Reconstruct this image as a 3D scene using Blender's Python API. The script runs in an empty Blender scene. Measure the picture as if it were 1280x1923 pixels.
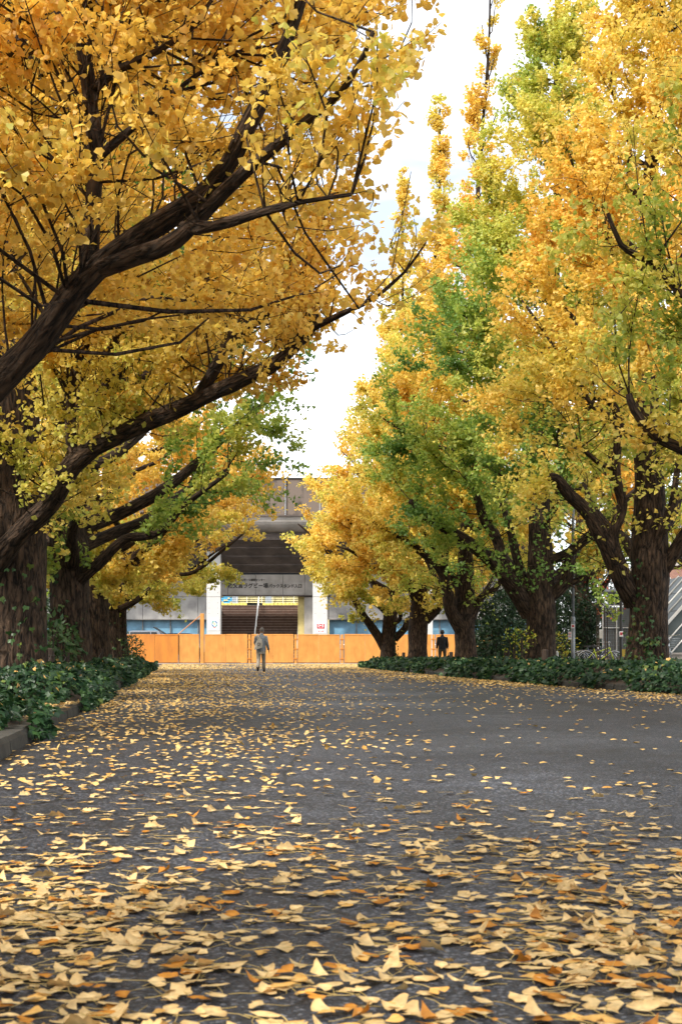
import bpy, math, random
import numpy as np
from mathutils import Vector, kdtree

# ------------------------------------------------------------------ camera, sky, sun, exposure
SC = bpy.context.scene
COL = SC.collection
F_PX, CX, HY, CAM_H = 2400.0, 640.0, 1231.0, 0.65        # photo pixels (1280 x 1923)
cam_d = bpy.data.cameras.new("camera")
cam = bpy.data.objects.new("camera", cam_d)
COL.objects.link(cam)
cam.location = (0, 0, CAM_H)
cam.rotation_euler = (math.radians(90), 0, 0)
cam_d.sensor_fit = 'VERTICAL'
cam_d.sensor_height = 36.0
cam_d.sensor_width = 24.0
cam_d.lens = 36.0 * F_PX / 1923.0
cam_d.shift_y = (HY - 961.5) / 1923.0
cam_d.clip_start = 0.05
cam_d.clip_end = 3000.0
cam_d.dof.use_dof = True
cam_d.dof.focus_distance = 26.0
cam_d.dof.aperture_fstop = 11.0
SC.camera = cam

SUN_VEC = Vector((-0.55, -0.52, 0.66)).normalized()
SUN_EL = math.asin(SUN_VEC.z)
SUN_ROT = math.atan2(SUN_VEC.x, SUN_VEC.y)
world = bpy.data.worlds.new("World")
SC.world = world
world.use_nodes = True
wn, wl = world.node_tree.nodes, world.node_tree.links
bg = wn["Background"]
sky = wn.new("ShaderNodeTexSky")
sky.sky_type = 'NISHITA'
sky.sun_disc = False
sky.sun_elevation = SUN_EL
sky.sun_rotation = SUN_ROT
sky.air_density = 1.0
sky.dust_density = 2.0
wtc = wn.new("ShaderNodeTexCoord")
wmap = wn.new("ShaderNodeMapping")
wmap.inputs["Scale"].default_value = (1.2, 1.2, 4.0)
wno = wn.new("ShaderNodeTexNoise")
wno.inputs["Scale"].default_value = 2.2
wno.inputs["Detail"].default_value = 6.0
wno.inputs["Roughness"].default_value = 0.55
wrp = wn.new("ShaderNodeValToRGB")
wrp.color_ramp.elements[0].position = 0.36
wrp.color_ramp.elements[0].color = (0.30, 0.30, 0.30, 1)
wrp.color_ramp.elements[1].position = 0.57
wrp.color_ramp.elements[1].color = (0.98, 0.98, 0.98, 1)
wmx = wn.new("ShaderNodeMix")
wmx.data_type = 'RGBA'
wmx.inputs[7].default_value = (9.6, 9.7, 9.8, 1)           # thin bright cloud
wl.new(wtc.outputs["Generated"], wmap.inputs[0])
wl.new(wmap.outputs[0], wno.inputs["Vector"])
wl.new(wno.outputs[0], wrp.inputs[0])
wl.new(wrp.outputs[0], wmx.inputs[0])
wl.new(sky.outputs[0], wmx.inputs[6])
wl.new(wmx.outputs[2], bg.inputs[0])
bg.inputs[1].default_value = 0.11
sun_d = bpy.data.lights.new("sun", 'SUN')
sun_d.energy = 2.7
sun_d.angle = math.radians(5.0)
sun_d.color = (1.0, 0.93, 0.82)
sun = bpy.data.objects.new("sun", sun_d)
COL.objects.link(sun)
sun.location = (-20, -20, 40)
sun.rotation_euler = (-SUN_VEC).to_track_quat('-Z', 'Y').to_euler()
SC.view_settings.view_transform = 'Standard'
SC.view_settings.look = 'None'
SC.view_settings.exposure = 1.0
SC.view_settings.gamma = 1.0
SC.render.engine = 'CYCLES'
SC.cycles.max_bounces = 8
SC.cycles.diffuse_bounces = 6
SC.cycles.glossy_bounces = 2
SC.cycles.transmission_bounces = 4
SC.cycles.transparent_max_bounces = 4
SC.cycles.caustics_reflective = False
SC.cycles.caustics_refractive = False
SC.cycles.use_denoising = True

R = random.Random(7)
RN = np.random.default_rng(7)


def at(x, y, d):
    """photo pixel + distance -> point in the place"""
    return Vector(((x - CX) * d / F_PX, d, CAM_H + (HY - y) * d / F_PX))


def ax(x, d):
    return (x - CX) * d / F_PX


def az_(y, d):
    return CAM_H + (HY - y) * d / F_PX


# ------------------------------------------------------------------ mesh helpers
ORG = {}


def setp(o, label=None, cat=None, group=None, kind=None):
    if label: o["label"] = label
    if cat: o["category"] = cat
    if group: o["group"] = group
    if kind: o["kind"] = kind
    return o


def empty(name, loc, label=None, cat=None, group=None, kind=None, rz=0.0):
    o = bpy.data.objects.new(name, None)
    o.empty_display_size = 0.2
    COL.objects.link(o)
    o.location = loc
    o.rotation_euler = (0, 0, rz)
    ORG[o.name] = Vector(loc)
    return setp(o, label, cat, group, kind)


def link(name, me, mat=None, parent=None):
    o = bpy.data.objects.new(name, me)
    COL.objects.link(o)
    if mat is not None and len(me.materials) == 0:
        for m in (mat if isinstance(mat, (list, tuple)) else [mat]):
            me.materials.append(m)
    if parent is not None:
        o.parent = parent
    ORG[o.name] = ORG.get(parent.name, Vector((0, 0, 0))) if parent is not None else Vector((0, 0, 0))
    return o


def np_mesh(name, V, faces_flat, sizes, smooth=False, col=None, vec=None):
    """V (n,3), flat corner indices, corner count per face"""
    me = bpy.data.meshes.new(name)
    V = np.ascontiguousarray(V, dtype=np.float32)
    faces_flat = np.ascontiguousarray(faces_flat, dtype=np.int32)
    sizes = np.ascontiguousarray(sizes, dtype=np.int32)
    me.vertices.add(len(V))
    me.vertices.foreach_set("co", V.ravel())
    me.loops.add(len(faces_flat))
    me.loops.foreach_set("vertex_index", faces_flat)
    me.polygons.add(len(sizes))
    starts = np.zeros(len(sizes), dtype=np.int32)
    starts[1:] = np.cumsum(sizes)[:-1]
    me.polygons.foreach_set("loop_start", starts)
    me.polygons.foreach_set("use_smooth", np.full(len(sizes), smooth, dtype=bool))
    me.update(calc_edges=True)
    if col is not None:
        a = me.attributes.new("Col", 'FLOAT_COLOR', 'POINT')
        c = np.ones((len(V), 4), dtype=np.float32)
        c[:, :3] = col
        a.data.foreach_set("color", c.ravel())
    if vec is not None:
        a = me.attributes.new("bark_co", 'FLOAT_VECTOR', 'POINT')
        a.data.foreach_set("vector", np.ascontiguousarray(vec, dtype=np.float32).ravel())
    return me


class MB:
    def __init__(self):
        self.v, self.f, self.b = [], [], []

    def quad(self, a, b, c, d):
        n = len(self.v)
        self.v += [tuple(a), tuple(b), tuple(c), tuple(d)]
        self.f.append((n, n + 1, n + 2, n + 3))
        return self

    def box(self, x0, x1, y0, y1, z0, z1, bev=0.0):
        if bev <= 0:
            n = len(self.v)
            self.v += [(x0, y0, z0), (x1, y0, z0), (x1, y1, z0), (x0, y1, z0), (x0, y0, z1), (x1, y0, z1), (x1, y1, z1), (x0, y1, z1)]
            self.f += [tuple(n + i for i in q) for q in ((0, 3, 2, 1), (4, 5, 6, 7), (0, 1, 5, 4), (1, 2, 6, 5), (2, 3, 7, 6), (3, 0, 4, 7))]
        else:
            n = len(self.v)
            b = bev
            rings = [(x0 + b, x1 - b, y0 + b, y1 - b, z0), (x0, x1, y0, y1, z0 + b), (x0, x1, y0, y1, z1 - b), (x0 + b, x1 - b, y0 + b, y1 - b, z1)]
            for (a0, a1, c0, c1, z) in rings:
                self.v += [(a0, c0, z), (a1, c0, z), (a1, c1, z), (a0, c1, z)]
            self.f.append((n + 3, n + 2, n + 1, n))
            for k in range(3):
                p = n + 4 * k
                for i in range(4):
                    j = (i + 1) % 4
                    self.f.append((p + i, p + j, p + 4 + j, p + 4 + i))
            self.f.append((n + 12, n + 13, n + 14, n + 15))
        return self

    def prism(self, prof, axis, a, b):
        """closed outline prof [(u,v)] extruded along axis from a to b; axis 'x': (u,v)=(y,z); 'y': (x,z); 'z': (x,y)"""
        n, m = len(self.v), len(prof)
        for t in (a, b):
            for (u, w) in prof:
                self.v.append({'x': (t, u, w), 'y': (u, t, w), 'z': (u, w, t)}[axis])
        for i in range(m):
            j = (i + 1) % m
            self.f.append((n + i, n + j, n + m + j, n + m + i))
        self.f.append(tuple(n + i for i in reversed(range(m))))
        self.f.append(tuple(n + m + i for i in range(m)))
        return self

    def tube(self, pts, rad, sides=8, cap=True, closed=False):
        pts = [Vector(p) for p in pts]
        if not isinstance(rad, (list, tuple)): rad = [rad] * len(pts)
        n0, m = len(self.v), len(pts)
        prev = None
        for i, p in enumerate(pts):
            if closed:
                t = pts[(i + 1) % m] - pts[i - 1]
            else:
                t = pts[min(i + 1, m - 1)] - pts[max(i - 1, 0)]
            t.normalize()
            if prev is None:
                up = Vector((0, 0, 1)) if abs(t.z) < 0.9 else Vector((1, 0, 0))
                s = t.cross(up).normalized()
            else:
                s = (prev - t * prev.dot(t)).normalized()
            prev = s
            q = t.cross(s)
            for k in range(sides):
                a = 2 * math.pi * k / sides
                self.v.append(tuple(p + (s * math.cos(a) + q * math.sin(a)) * rad[i]))
        last = m if closed else m - 1
        for i in range(last):
            for k in range(sides):
                k2 = (k + 1) % sides
                a, b = n0 + i * sides, n0 + ((i + 1) % m) * sides
                self.f.append((a + k, a + k2, b + k2, b + k))
        if cap and not closed:
            self.f.append(tuple(n0 + k for k in reversed(range(sides))))
            self.f.append(tuple(n0 + (m - 1) * sides + k for k in range(sides)))
        return self

    def ball(self, c, rx, ry, rz, seg=12, rings=8):
        n = len(self.v)
        for i in range(rings + 1):
            ph = math.pi * i / rings
            for k in range(seg):
                a = 2 * math.pi * k / seg
                self.v.append((c[0] + rx * math.sin(ph) * math.cos(a), c[1] + ry * math.sin(ph) * math.sin(a), c[2] + rz * math.cos(ph)))
        for i in range(rings):
            for k in range(seg):
                k2 = (k + 1) % seg
                self.f.append((n + i * seg + k, n + (i + 1) * seg + k, n + (i + 1) * seg + k2, n + i * seg + k2))
        return self

    def mesh(self, name, off=(0, 0, 0), smooth=False):
        me = bpy.data.meshes.new(name)
        me.from_pydata([(a - off[0], b - off[1], c - off[2]) for a, b, c in self.v], [], self.f)
        if smooth:
            me.polygons.foreach_set("use_smooth", [True] * len(me.polygons))
        me.update()
        return me

    def build(self, name, mat, parent=None, world=True, smooth=False):
        off = ORG.get(parent.name, (0, 0, 0)) if (parent is not None and world) else (0, 0, 0)
        return link(name, self.mesh(name, off, smooth), mat, parent)


def hash3(ix, iy, iz, seed):
    h = (ix * 374761393 + iy * 668265263 + iz * 2147483647 + seed * 974634781) & 0xffffffff
    h = ((h ^ (h >> 13)) * 1274126177) & 0xffffffff
    h = ((h ^ (h >> 16)) * 2246822519) & 0xffffffff
    return ((h ^ (h >> 15)) & 0xffff) / 65535.0


def vnoise(P, scale=1.0, seed=0):
    """value noise in -1..1"""
    P = np.asarray(P, dtype=np.float64) * scale + 1000.0
    I = np.floor(P).astype(np.int64)
    f = P - I
    f = f * f * (3 - 2 * f)
    out = 0.0
    for dx in (0, 1):
        for dy in (0, 1):
            for dz in (0, 1):
                w = (f[:, 0] if dx else 1 - f[:, 0]) * (f[:, 1] if dy else 1 - f[:, 1]) * (f[:, 2] if dz else 1 - f[:, 2])
                out = out + w * hash3(I[:, 0] + dx, I[:, 1] + dy, I[:, 2] + dz, seed)
    return out * 2 - 1


def unit(A):
    return A / np.maximum(np.linalg.norm(A, axis=1, keepdims=True), 1e-9)


# ------------------------------------------------------------------ materials
MATS = {}


def nodes_of(name):
    m = bpy.data.materials.new(name)
    m.use_nodes = True
    nt = m.node_tree
    return m, nt.nodes, nt.links, nt.nodes["Principled BSDF"]


def mk(name, c, rough=0.6, var=0.18, scale=6.0, bump=0.0, metal=0.0, c2=None, stretch=(1, 1, 1), spec=0.5, bscale=None, detail=5.0):
    """plain paint / stone / cloth with uneven colour and fine relief"""
    m, N, L, P = nodes_of(name)
    tc = N.new("ShaderNodeTexCoord")
    mp = N.new("ShaderNodeMapping")
    mp.inputs["Scale"].default_value = stretch
    no = N.new("ShaderNodeTexNoise")
    no.inputs["Scale"].default_value = scale
    no.inputs["Detail"].default_value = detail
    no.inputs["Roughness"].default_value = 0.62
    rp = N.new("ShaderNodeValToRGB")
    c2 = c2 or tuple(x * (1 - var * 2) for x in c)
    rp.color_ramp.elements[0].color = (*c2, 1)
    rp.color_ramp.elements[1].color = (*[min(1, x * (1 + var * 0.5)) for x in c], 1)
    rp.color_ramp.elements[0].position = 0.28
    rp.color_ramp.elements[1].position = 0.68
    L.new(tc.outputs["Object"], mp.inputs[0])
    L.new(mp.outputs[0], no.inputs["Vector"])
    L.new(no.outputs[0], rp.inputs[0])
    L.new(rp.outputs[0], P.inputs["Base Color"])
    P.inputs["Roughness"].default_value = rough
    P.inputs["Metallic"].default_value = metal
    P.inputs["Specular IOR Level"].default_value = spec
    if bump > 0:
        n2 = N.new("ShaderNodeTexNoise")
        n2.inputs["Scale"].default_value = bscale or scale * 6
        n2.inputs["Detail"].default_value = 4
        bp = N.new("ShaderNodeBump")
        bp.inputs["Strength"].default_value = bump
        bp.inputs["Distance"].default_value = 0.02
        L.new(mp.outputs[0], n2.inputs["Vector"])
        L.new(n2.outputs[0], bp.inputs["Height"])
        L.new(bp.outputs[0], P.inputs["Normal"])
    MATS[name] = m
    return m


def leaf_mat(name, trans=0.5, rough=0.55, gloss=0.06, jitter=False):
    """thin leaf: colour from the leaf itself, light passes through"""
    m, N, L, P = nodes_of(name)
    N.remove(P)
    out = N["Material Output"]
    a = N.new("ShaderNodeAttribute")
    a.attribute_name = "Col"
    src = a.outputs["Color"]
    if jitter:
        oi = N.new("ShaderNodeObjectInfo")
        hs = N.new("ShaderNodeHueSaturation")
        mr = N.new("ShaderNodeMapRange")
        mr.inputs[3].default_value = 0.85
        mr.inputs[4].default_value = 1.15
        L.new(oi.outputs["Random"], mr.inputs[0])
        L.new(mr.outputs[0], hs.inputs["Value"])
        L.new(src, hs.inputs["Color"])
        src = hs.outputs[0]
    ge = N.new("ShaderNodeNewGeometry")
    mo = N.new("ShaderNodeTexNoise")
    mo.inputs["Scale"].default_value = 55.0 if jitter else 9.0
    mo.inputs["Detail"].default_value = 3.0
    L.new(ge.outputs["Position"], mo.inputs["Vector"])
    mq = N.new("ShaderNodeMapRange")
    mq.inputs[1].default_value, mq.inputs[2].default_value = 0.3, 0.7
    mq.inputs[3].default_value, mq.inputs[4].default_value = (0.70 if jitter else 0.86), (1.12 if jitter else 1.08)
    L.new(mo.outputs[0], mq.inputs[0])
    sv = N.new("ShaderNodeVectorMath")
    sv.operation = 'SCALE'
    L.new(src, sv.inputs[0])
    L.new(mq.outputs[0], sv.inputs["Scale"])
    src = sv.outputs[0]
    d = N.new("ShaderNodeBsdfDiffuse")
    t = N.new("ShaderNodeBsdfTranslucent")
    g = N.new("ShaderNodeBsdfGlossy")
    g.inputs["Roughness"].default_value = rough
    g.inputs["Color"].default_value = (1, 1, 1, 1)
    mx = N.new("ShaderNodeMixShader")
    mx.inputs[0].default_value = trans
    m2 = N.new("ShaderNodeMixShader")
    m2.inputs[0].default_value = gloss
    L.new(src, d.inputs[0])
    L.new(src, t.inputs[0])
    L.new(d.outputs[0], mx.inputs[1])
    L.new(t.outputs[0], mx.inputs[2])
    L.new(mx.outputs[0], m2.inputs[1])
    L.new(g.outputs[0], m2.inputs[2])
    L.new(m2.outputs[0], out.inputs[0])
    MATS[name] = m
    return m


def bark_mat(name, dark, light):
    m, N, L, P = nodes_of(name)
    a = N.new("ShaderNodeAttribute")
    a.attribute_name = "bark_co"
    mp = N.new("ShaderNodeMapping")
    mp.inputs["Scale"].default_value = (17, 17, 5.5)
    no = N.new("ShaderNodeTexNoise")
    no.inputs["Scale"].default_value = 1.0
    no.inputs["Detail"].default_value = 5
    no.inputs["Distortion"].default_value = 1.2
    vo = N.new("ShaderNodeTexVoronoi")
    vo.feature = 'DISTANCE_TO_EDGE'
    vo.inputs["Scale"].default_value = 1.3
    mpb = N.new("ShaderNodeMapping")
    mpb.inputs["Scale"].default_value = (13, 13, 3.6)
    mixv = N.new("ShaderNodeMix")
    mixv.data_type = 'RGBA'
    mixv.inputs[0].default_value = 0.35
    L.new(a.outputs["Vector"], mp.inputs[0])
    L.new(mp.outputs[0], no.inputs["Vector"])
    L.new(a.outputs["Vector"], mpb.inputs[0])
    L.new(mpb.outputs[0], mixv.inputs[6])
    L.new(no.outputs["Color"], mixv.inputs[7])
    L.new(mixv.outputs[2], vo.inputs["Vector"])
    mul = N.new("ShaderNodeMath")
    mul.operation = 'MULTIPLY_ADD'
    mul.inputs[1].default_value = 0.9
    L.new(vo.outputs["Distance"], mul.inputs[0])
    L.new(no.outputs[0], mul.inputs[2])
    rp = N.new("ShaderNodeValToRGB")
    e = rp.color_ramp.elements
    e[0].position, e[0].color = 0.42, (*dark, 1)
    e[1].position, e[1].color = 0.95, (*light, 1)
    L.new(mul.outputs[0], rp.inputs[0])
    L.new(rp.outputs[0], P.inputs["Base Color"])
    bp = N.new("ShaderNodeBump")
    bp.inputs["Strength"].default_value = 1.0
    bp.inputs["Distance"].default_value = 0.05
    L.new(mul.outputs[0], bp.inputs["Height"])
    L.new(bp.outputs[0], P.inputs["Normal"])
    P.inputs["Roughness"].default_value = 0.85
    P.inputs["Specular IOR Level"].default_value = 0.25
    MATS[name] = m
    return m


def asphalt_mat():
    m, N, L, P = nodes_of("asphalt")
    tc = N.new("ShaderNodeTexCoord")
    big = N.new("ShaderNodeTexNoise")
    big.inputs["Scale"].default_value = 0.22
    big.inputs["Detail"].default_value = 6
    mid = N.new("ShaderNodeTexNoise")
    mid.inputs["Scale"].default_value = 3.0
    mid.inputs["Detail"].default_value = 6
    vo = N.new("ShaderNodeTexVoronoi")
    vo.inputs["Scale"].default_value = 110.0
    vo2 = N.new("ShaderNodeTexVoronoi")
    vo2.inputs["Scale"].default_value = 110.0
    vo2.feature = 'DISTANCE_TO_EDGE'
    for n in (big, mid, vo, vo2):
        L.new(tc.outputs["Object"], n.inputs["Vector"])
    sep = N.new("ShaderNodeSeparateColor")
    L.new(vo.outputs["Color"], sep.inputs[0])
    rp = N.new("ShaderNodeValToRGB")
    e = rp.color_ramp.elements
    e[0].position, e[0].color = 0.15, (0.0085, 0.010, 0.0145, 1)
    e[1].position, e[1].color = 0.97, (0.125, 0.132, 0.152, 1)
    e2 = rp.color_ramp.elements.new(0.75)
    e2.color = (0.026, 0.0315, 0.0445, 1)
    L.new(sep.outputs[0], rp.inputs[0])
    mr = N.new("ShaderNodeMapRange")
    mr.inputs[1].default_value, mr.inputs[2].default_value = 0.32, 0.68
    mr.inputs[3].default_value, mr.inputs[4].default_value = 0.62, 1.6
    L.new(big.outputs[0], mr.inputs[0])
    mr2 = N.new("ShaderNodeMapRange")
    mr2.inputs[1].default_value, mr2.inputs[2].default_value = 0.3, 0.7
    mr2.inputs[3].default_value, mr2.inputs[4].default_value = 0.68, 1.3
    L.new(mid.outputs[0], mr2.inputs[0])
    mu = N.new("ShaderNodeMath")
    mu.operation = 'MULTIPLY'
    L.new(mr.outputs[0], mu.inputs[0])
    L.new(mr2.outputs[0], mu.inputs[1])
    # long wandering cracks
    cn = N.new("ShaderNodeTexNoise")
    cn.inputs["Scale"].default_value = 1.6
    cn.inputs["Detail"].default_value = 5
    L.new(tc.outputs["Object"], cn.inputs["Vector"])
    cm = N.new("ShaderNodeMix")
    cm.data_type = 'RGBA'
    cm.inputs[0].default_value = 0.22
    L.new(tc.outputs["Object"], cm.inputs[6])
    L.new(cn.outputs["Color"], cm.inputs[7])
    cv = N.new("ShaderNodeTexVoronoi")
    cv.feature = 'DISTANCE_TO_EDGE'
    cv.inputs["Scale"].default_value = 0.33
    L.new(cm.outputs[2], cv.inputs["Vector"])
    cr = N.new("ShaderNodeMapRange")
    cr.inputs[1].default_value, cr.inputs[2].default_value = 0.0008, 0.0045
    cr.inputs[3].default_value, cr.inputs[4].default_value = 0.25, 1.0
    L.new(cv.outputs["Distance"], cr.inputs[0])
    mc = N.new("ShaderNodeMath")
    mc.operation = 'MULTIPLY'
    L.new(mu.outputs[0], mc.inputs[0])
    L.new(cr.outputs[0], mc.inputs[1])
    vm = N.new("ShaderNodeVectorMath")
    vm.operation = 'SCALE'
    L.new(rp.outputs[0], vm.inputs[0])
    L.new(mc.outputs[0], vm.inputs["Scale"])
    L.new(vm.outputs[0], P.inputs["Base Color"])
    bp = N.new("ShaderNodeBump")
    bp.inputs["Strength"].default_value = 0.8
    bp.inputs["Distance"].default_value = 0.006
    L.new(vo2.outputs["Distance"], bp.inputs["Height"])
    L.new(bp.outputs[0], P.inputs["Normal"])
    P.inputs["Roughness"].default_value = 0.55
    P.inputs["Specular IOR Level"].default_value = 0.45
    MATS["asphalt"] = m
    return m


def concrete_mat(name, c, stain, streak=1.0):
    """board-marked concrete with rain streaks that run down"""
    m, N, L, P = nodes_of(name)
    tc = N.new("ShaderNodeTexCoord")
    mp = N.new("ShaderNodeMapping")
    mp.inputs["Scale"].default_value = (1.6, 1.6, 0.12)
    n1 = N.new("ShaderNodeTexNoise")
    n1.inputs["Scale"].default_value = 1.0
    n1.inputs["Detail"].default_value = 8
    n1.inputs["Roughness"].default_value = 0.7
    n2 = N.new("ShaderNodeTexNoise")
    n2.inputs["Scale"].default_value = 1.1
    n2.inputs["Detail"].default_value = 8
    L.new(tc.outputs["Object"], mp.inputs[0])
    L.new(mp.outputs[0], n1.inputs["Vector"])
    L.new(tc.outputs["Object"], n2.inputs["Vector"])
    ad = N.new("ShaderNodeMath")
    ad.operation = 'MULTIPLY_ADD'
    ad.inputs[1].default_value = streak
    L.new(n1.outputs[0], ad.inputs[0])
    L.new(n2.outputs[0], ad.inputs[2])
    rp = N.new("ShaderNodeValToRGB")
    e = rp.color_ramp.elements
    e[0].position, e[0].color = 0.36 * (1 + streak), (*stain, 1)
    e[1].position, e[1].color = min(1.0, 0.60 * (1 + streak)), (*c, 1)
    if streak > 0.7:
        e[0].position, e[1].position = 0.72, 1.0
    L.new(ad.outputs[0], rp.inputs[0])
    L.new(rp.outputs[0], P.inputs["Base Color"])
    n3 = N.new("ShaderNodeTexNoise")
    n3.inputs["Scale"].default_value = 14
    L.new(tc.outputs["Object"], n3.inputs["Vector"])
    bp = N.new("ShaderNodeBump")
    bp.inputs["Strength"].default_value = 0.25
    bp.inputs["Distance"].default_value = 0.03
    L.new(n3.outputs[0], bp.inputs["Height"])
    L.new(bp.outputs[0], P.inputs["Normal"])
    P.inputs["Roughness"].default_value = 0.85
    MATS[name] = m
    return m


def brick_mat():
    m, N, L, P = nodes_of("brick_cladding")
    tc = N.new("ShaderNodeTexCoord")
    mp = N.new("ShaderNodeMapping")
    mp.inputs["Rotation"].default_value = (math.radians(90), 0, 0)
    b = N.new("ShaderNodeTexBrick")
    b.inputs["Scale"].default_value = 4.0
    b.inputs["Color1"].default_value = (0.36, 0.17, 0.12, 1)
    b.inputs["Color2"].default_value = (0.28, 0.12, 0.09, 1)
    b.inputs["Mortar"].default_value = (0.35, 0.31, 0.28, 1)
    L.new(tc.outputs["Object"], mp.inputs[0])
    L.new(mp.outputs[0], b.inputs["Vector"])
    L.new(b.outputs[0], P.inputs["Base Color"])
    P.inputs["Roughness"].default_value = 0.8
    MATS["brick_cladding"] = m


asphalt_mat()
brick_mat()
leaf_mat("ginkgo_leaf", 0.54, gloss=0.03)
leaf_mat("fallen_leaf", 0.12, gloss=0.02, jitter=True)
leaf_mat("evergreen_leaf", 0.22, rough=0.45, gloss=0.03)
bark_mat("bark", (0.008, 0.0055, 0.004), (0.115, 0.074, 0.048))
concrete_mat("concrete_stained", (0.165, 0.128, 0.104), (0.032, 0.029, 0.028), 1.0)
concrete_mat("concrete_grey", (0.46, 0.43, 0.40), (0.32, 0.30, 0.27), 0.3)
concrete_mat("concrete_rough", (0.48, 0.47, 0.45), (0.28, 0.27, 0.27), 0.3)
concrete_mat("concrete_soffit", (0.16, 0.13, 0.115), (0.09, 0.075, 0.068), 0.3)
mk("white_concrete", (0.60, 0.60, 0.585), 0.7, 0.05, 1.2, bump=0.08)
mk("orange_paint", (0.62, 0.285, 0.06), 0.55, 0.10, 2.2, bump=0.10, c2=(0.47, 0.19, 0.036), stretch=(1, 1, 0.5), detail=9.0)
mk("orange_paint_old", (0.58, 0.21, 0.022), 0.55, 0.10, 2.0, bump=0.10, c2=(0.44, 0.15, 0.02), stretch=(1, 1, 0.3), detail=9.0)
mk("rusty_edge", (0.20, 0.10, 0.04), 0.8, 0.3, 9)
mk("blue_sheet", (0.17, 0.36, 0.52), 0.45, 0.2, 1.5)
mk("mullion_grey", (0.22, 0.21, 0.20), 0.6)
mk("stair_brown", (0.12, 0.066, 0.048), 0.7, 0.2, 3)
mk("stair_nosing", (0.36, 0.28, 0.24), 0.6, 0.2, 3)
mk("white_metal", (0.78, 0.78, 0.76), 0.4, 0.06, 4)
mk("seat_yellow", (0.78, 0.62, 0.14), 0.5, 0.08, 3)
mk("seat_cream", (0.80, 0.72, 0.38), 0.5, 0.08, 3)
mk("seat_blue", (0.08, 0.38, 0.66), 0.5, 0.08, 3)
mk("seat_grey", (0.38, 0.43, 0.48), 0.5, 0.08, 3)
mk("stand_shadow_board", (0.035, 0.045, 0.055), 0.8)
mk("yellow_wall", (0.70, 0.58, 0.24), 0.7, 0.12, 2)
mk("letter_black", (0.02, 0.018, 0.016), 0.5, 0.1)
mk("sign_white", (0.78, 0.79, 0.78), 0.5, 0.04, 3)
mk("sign_teal", (0.18, 0.52, 0.50), 0.5, 0.08, 8)
mk("sign_red", (0.70, 0.035, 0.06), 0.5, 0.06, 8)
mk("sign_blue", (0.06, 0.22, 0.45), 0.5, 0.06, 8)
mk("soil", (0.075, 0.052, 0.036), 0.95, 0.3, 3, bump=0.6)
mk("ground_earth", (0.10, 0.085, 0.065), 0.95, 0.3, 1.0, bump=0.4)
mk("paving_grey", (0.20, 0.195, 0.19), 0.85, 0.2, 2, bump=0.3)
mk("kerb_concrete", (0.052, 0.049, 0.041), 0.9, 0.35, 4, bump=0.5)
mk("old_wood", (0.055, 0.036, 0.026), 0.9, 0.35, 4, bump=0.6, stretch=(6, 6, 1))
mk("rope_dark", (0.05, 0.042, 0.035), 0.9)
mk("steel_grey", (0.33, 0.36, 0.39), 0.45, 0.15, 5, metal=0.35)
mk("dark_steel", (0.035, 0.035, 0.035), 0.5, 0.2, 5)
mk("black_rubber", (0.018, 0.018, 0.018), 0.75)
mk("chrome", (0.55, 0.56, 0.57), 0.25, 0.05, metal=0.9)
mk("lime_paint", (0.52, 0.62, 0.03), 0.35, 0.05)
mk("navy_paint", (0.03, 0.045, 0.10), 0.35, 0.05)
mk("greyglass", (0.10, 0.125, 0.13), 0.4, 0.2, 1.2, spec=0.25)
mk("dark_glass", (0.02, 0.025, 0.03), 0.08, 0.1, spec=0.7)
mk("fence_grey", (0.17, 0.18, 0.18), 0.6, 0.12, 2)
mk("car_dark", (0.02, 0.022, 0.026), 0.2, 0.05)
mk("car_silver", (0.32, 0.35, 0.40), 0.25, 0.05, metal=0.4)
mk("stone_dark", (0.12, 0.118, 0.112), 0.9, 0.35, 3, bump=0.6)
mk("denim_grey", (0.33, 0.37, 0.42), 0.9, 0.2, 18, bump=0.3)
mk("khaki_cloth", (0.46, 0.42, 0.35), 0.9, 0.2, 14, bump=0.3)
mk("dark_jacket", (0.022, 0.023, 0.027), 0.85, 0.2, 14, bump=0.3)
mk("olive_trousers", (0.10, 0.085, 0.06), 0.9, 0.2, 14, bump=0.3)
mk("skin", (0.45, 0.27, 0.19), 0.6, 0.08, 10)
mk("grey_hair", (0.20, 0.185, 0.17), 0.9, 0.2, 40, bump=0.4)
mk("black_hair", (0.012, 0.010, 0.009), 0.7, 0.2, 40, bump=0.4)
mk("canvas_bag", (0.76, 0.73, 0.66), 0.9, 0.12, 20, bump=0.3)
mk("bag_print", (0.17, 0.16, 0.14), 0.9, 0.12, 20)
mk("dark_shoe", (0.022, 0.02, 0.018), 0.6)
mk("sandy_brick_line", (0.33, 0.22, 0.16), 0.9, 0.3, 4, bump=0.4)
mk("red_leaf", (0.55, 0.06, 0.03), 0.6, 0.2, 5)
mk("yellow_box", (0.55, 0.38, 0.05), 0.6, 0.2, 5)

# ------------------------------------------------------------------ lines of the avenue


def kerb_l(d):
    return -1.1 - 0.128 * d


_KR = ([2, 8, 15, 21, 26.4, 38, 50, 66, 120], [11.0, 9.2, 7.0, 5.6, 4.62, 3.42, 2.45, 1.3, -2.5])


def kerb_r(d):
    return float(np.interp(d, *_KR))


def row_l(d):
    return -2.4 - 0.128 * d


def row_r(d):
    return 8.9 - 0.097 * d


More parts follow.
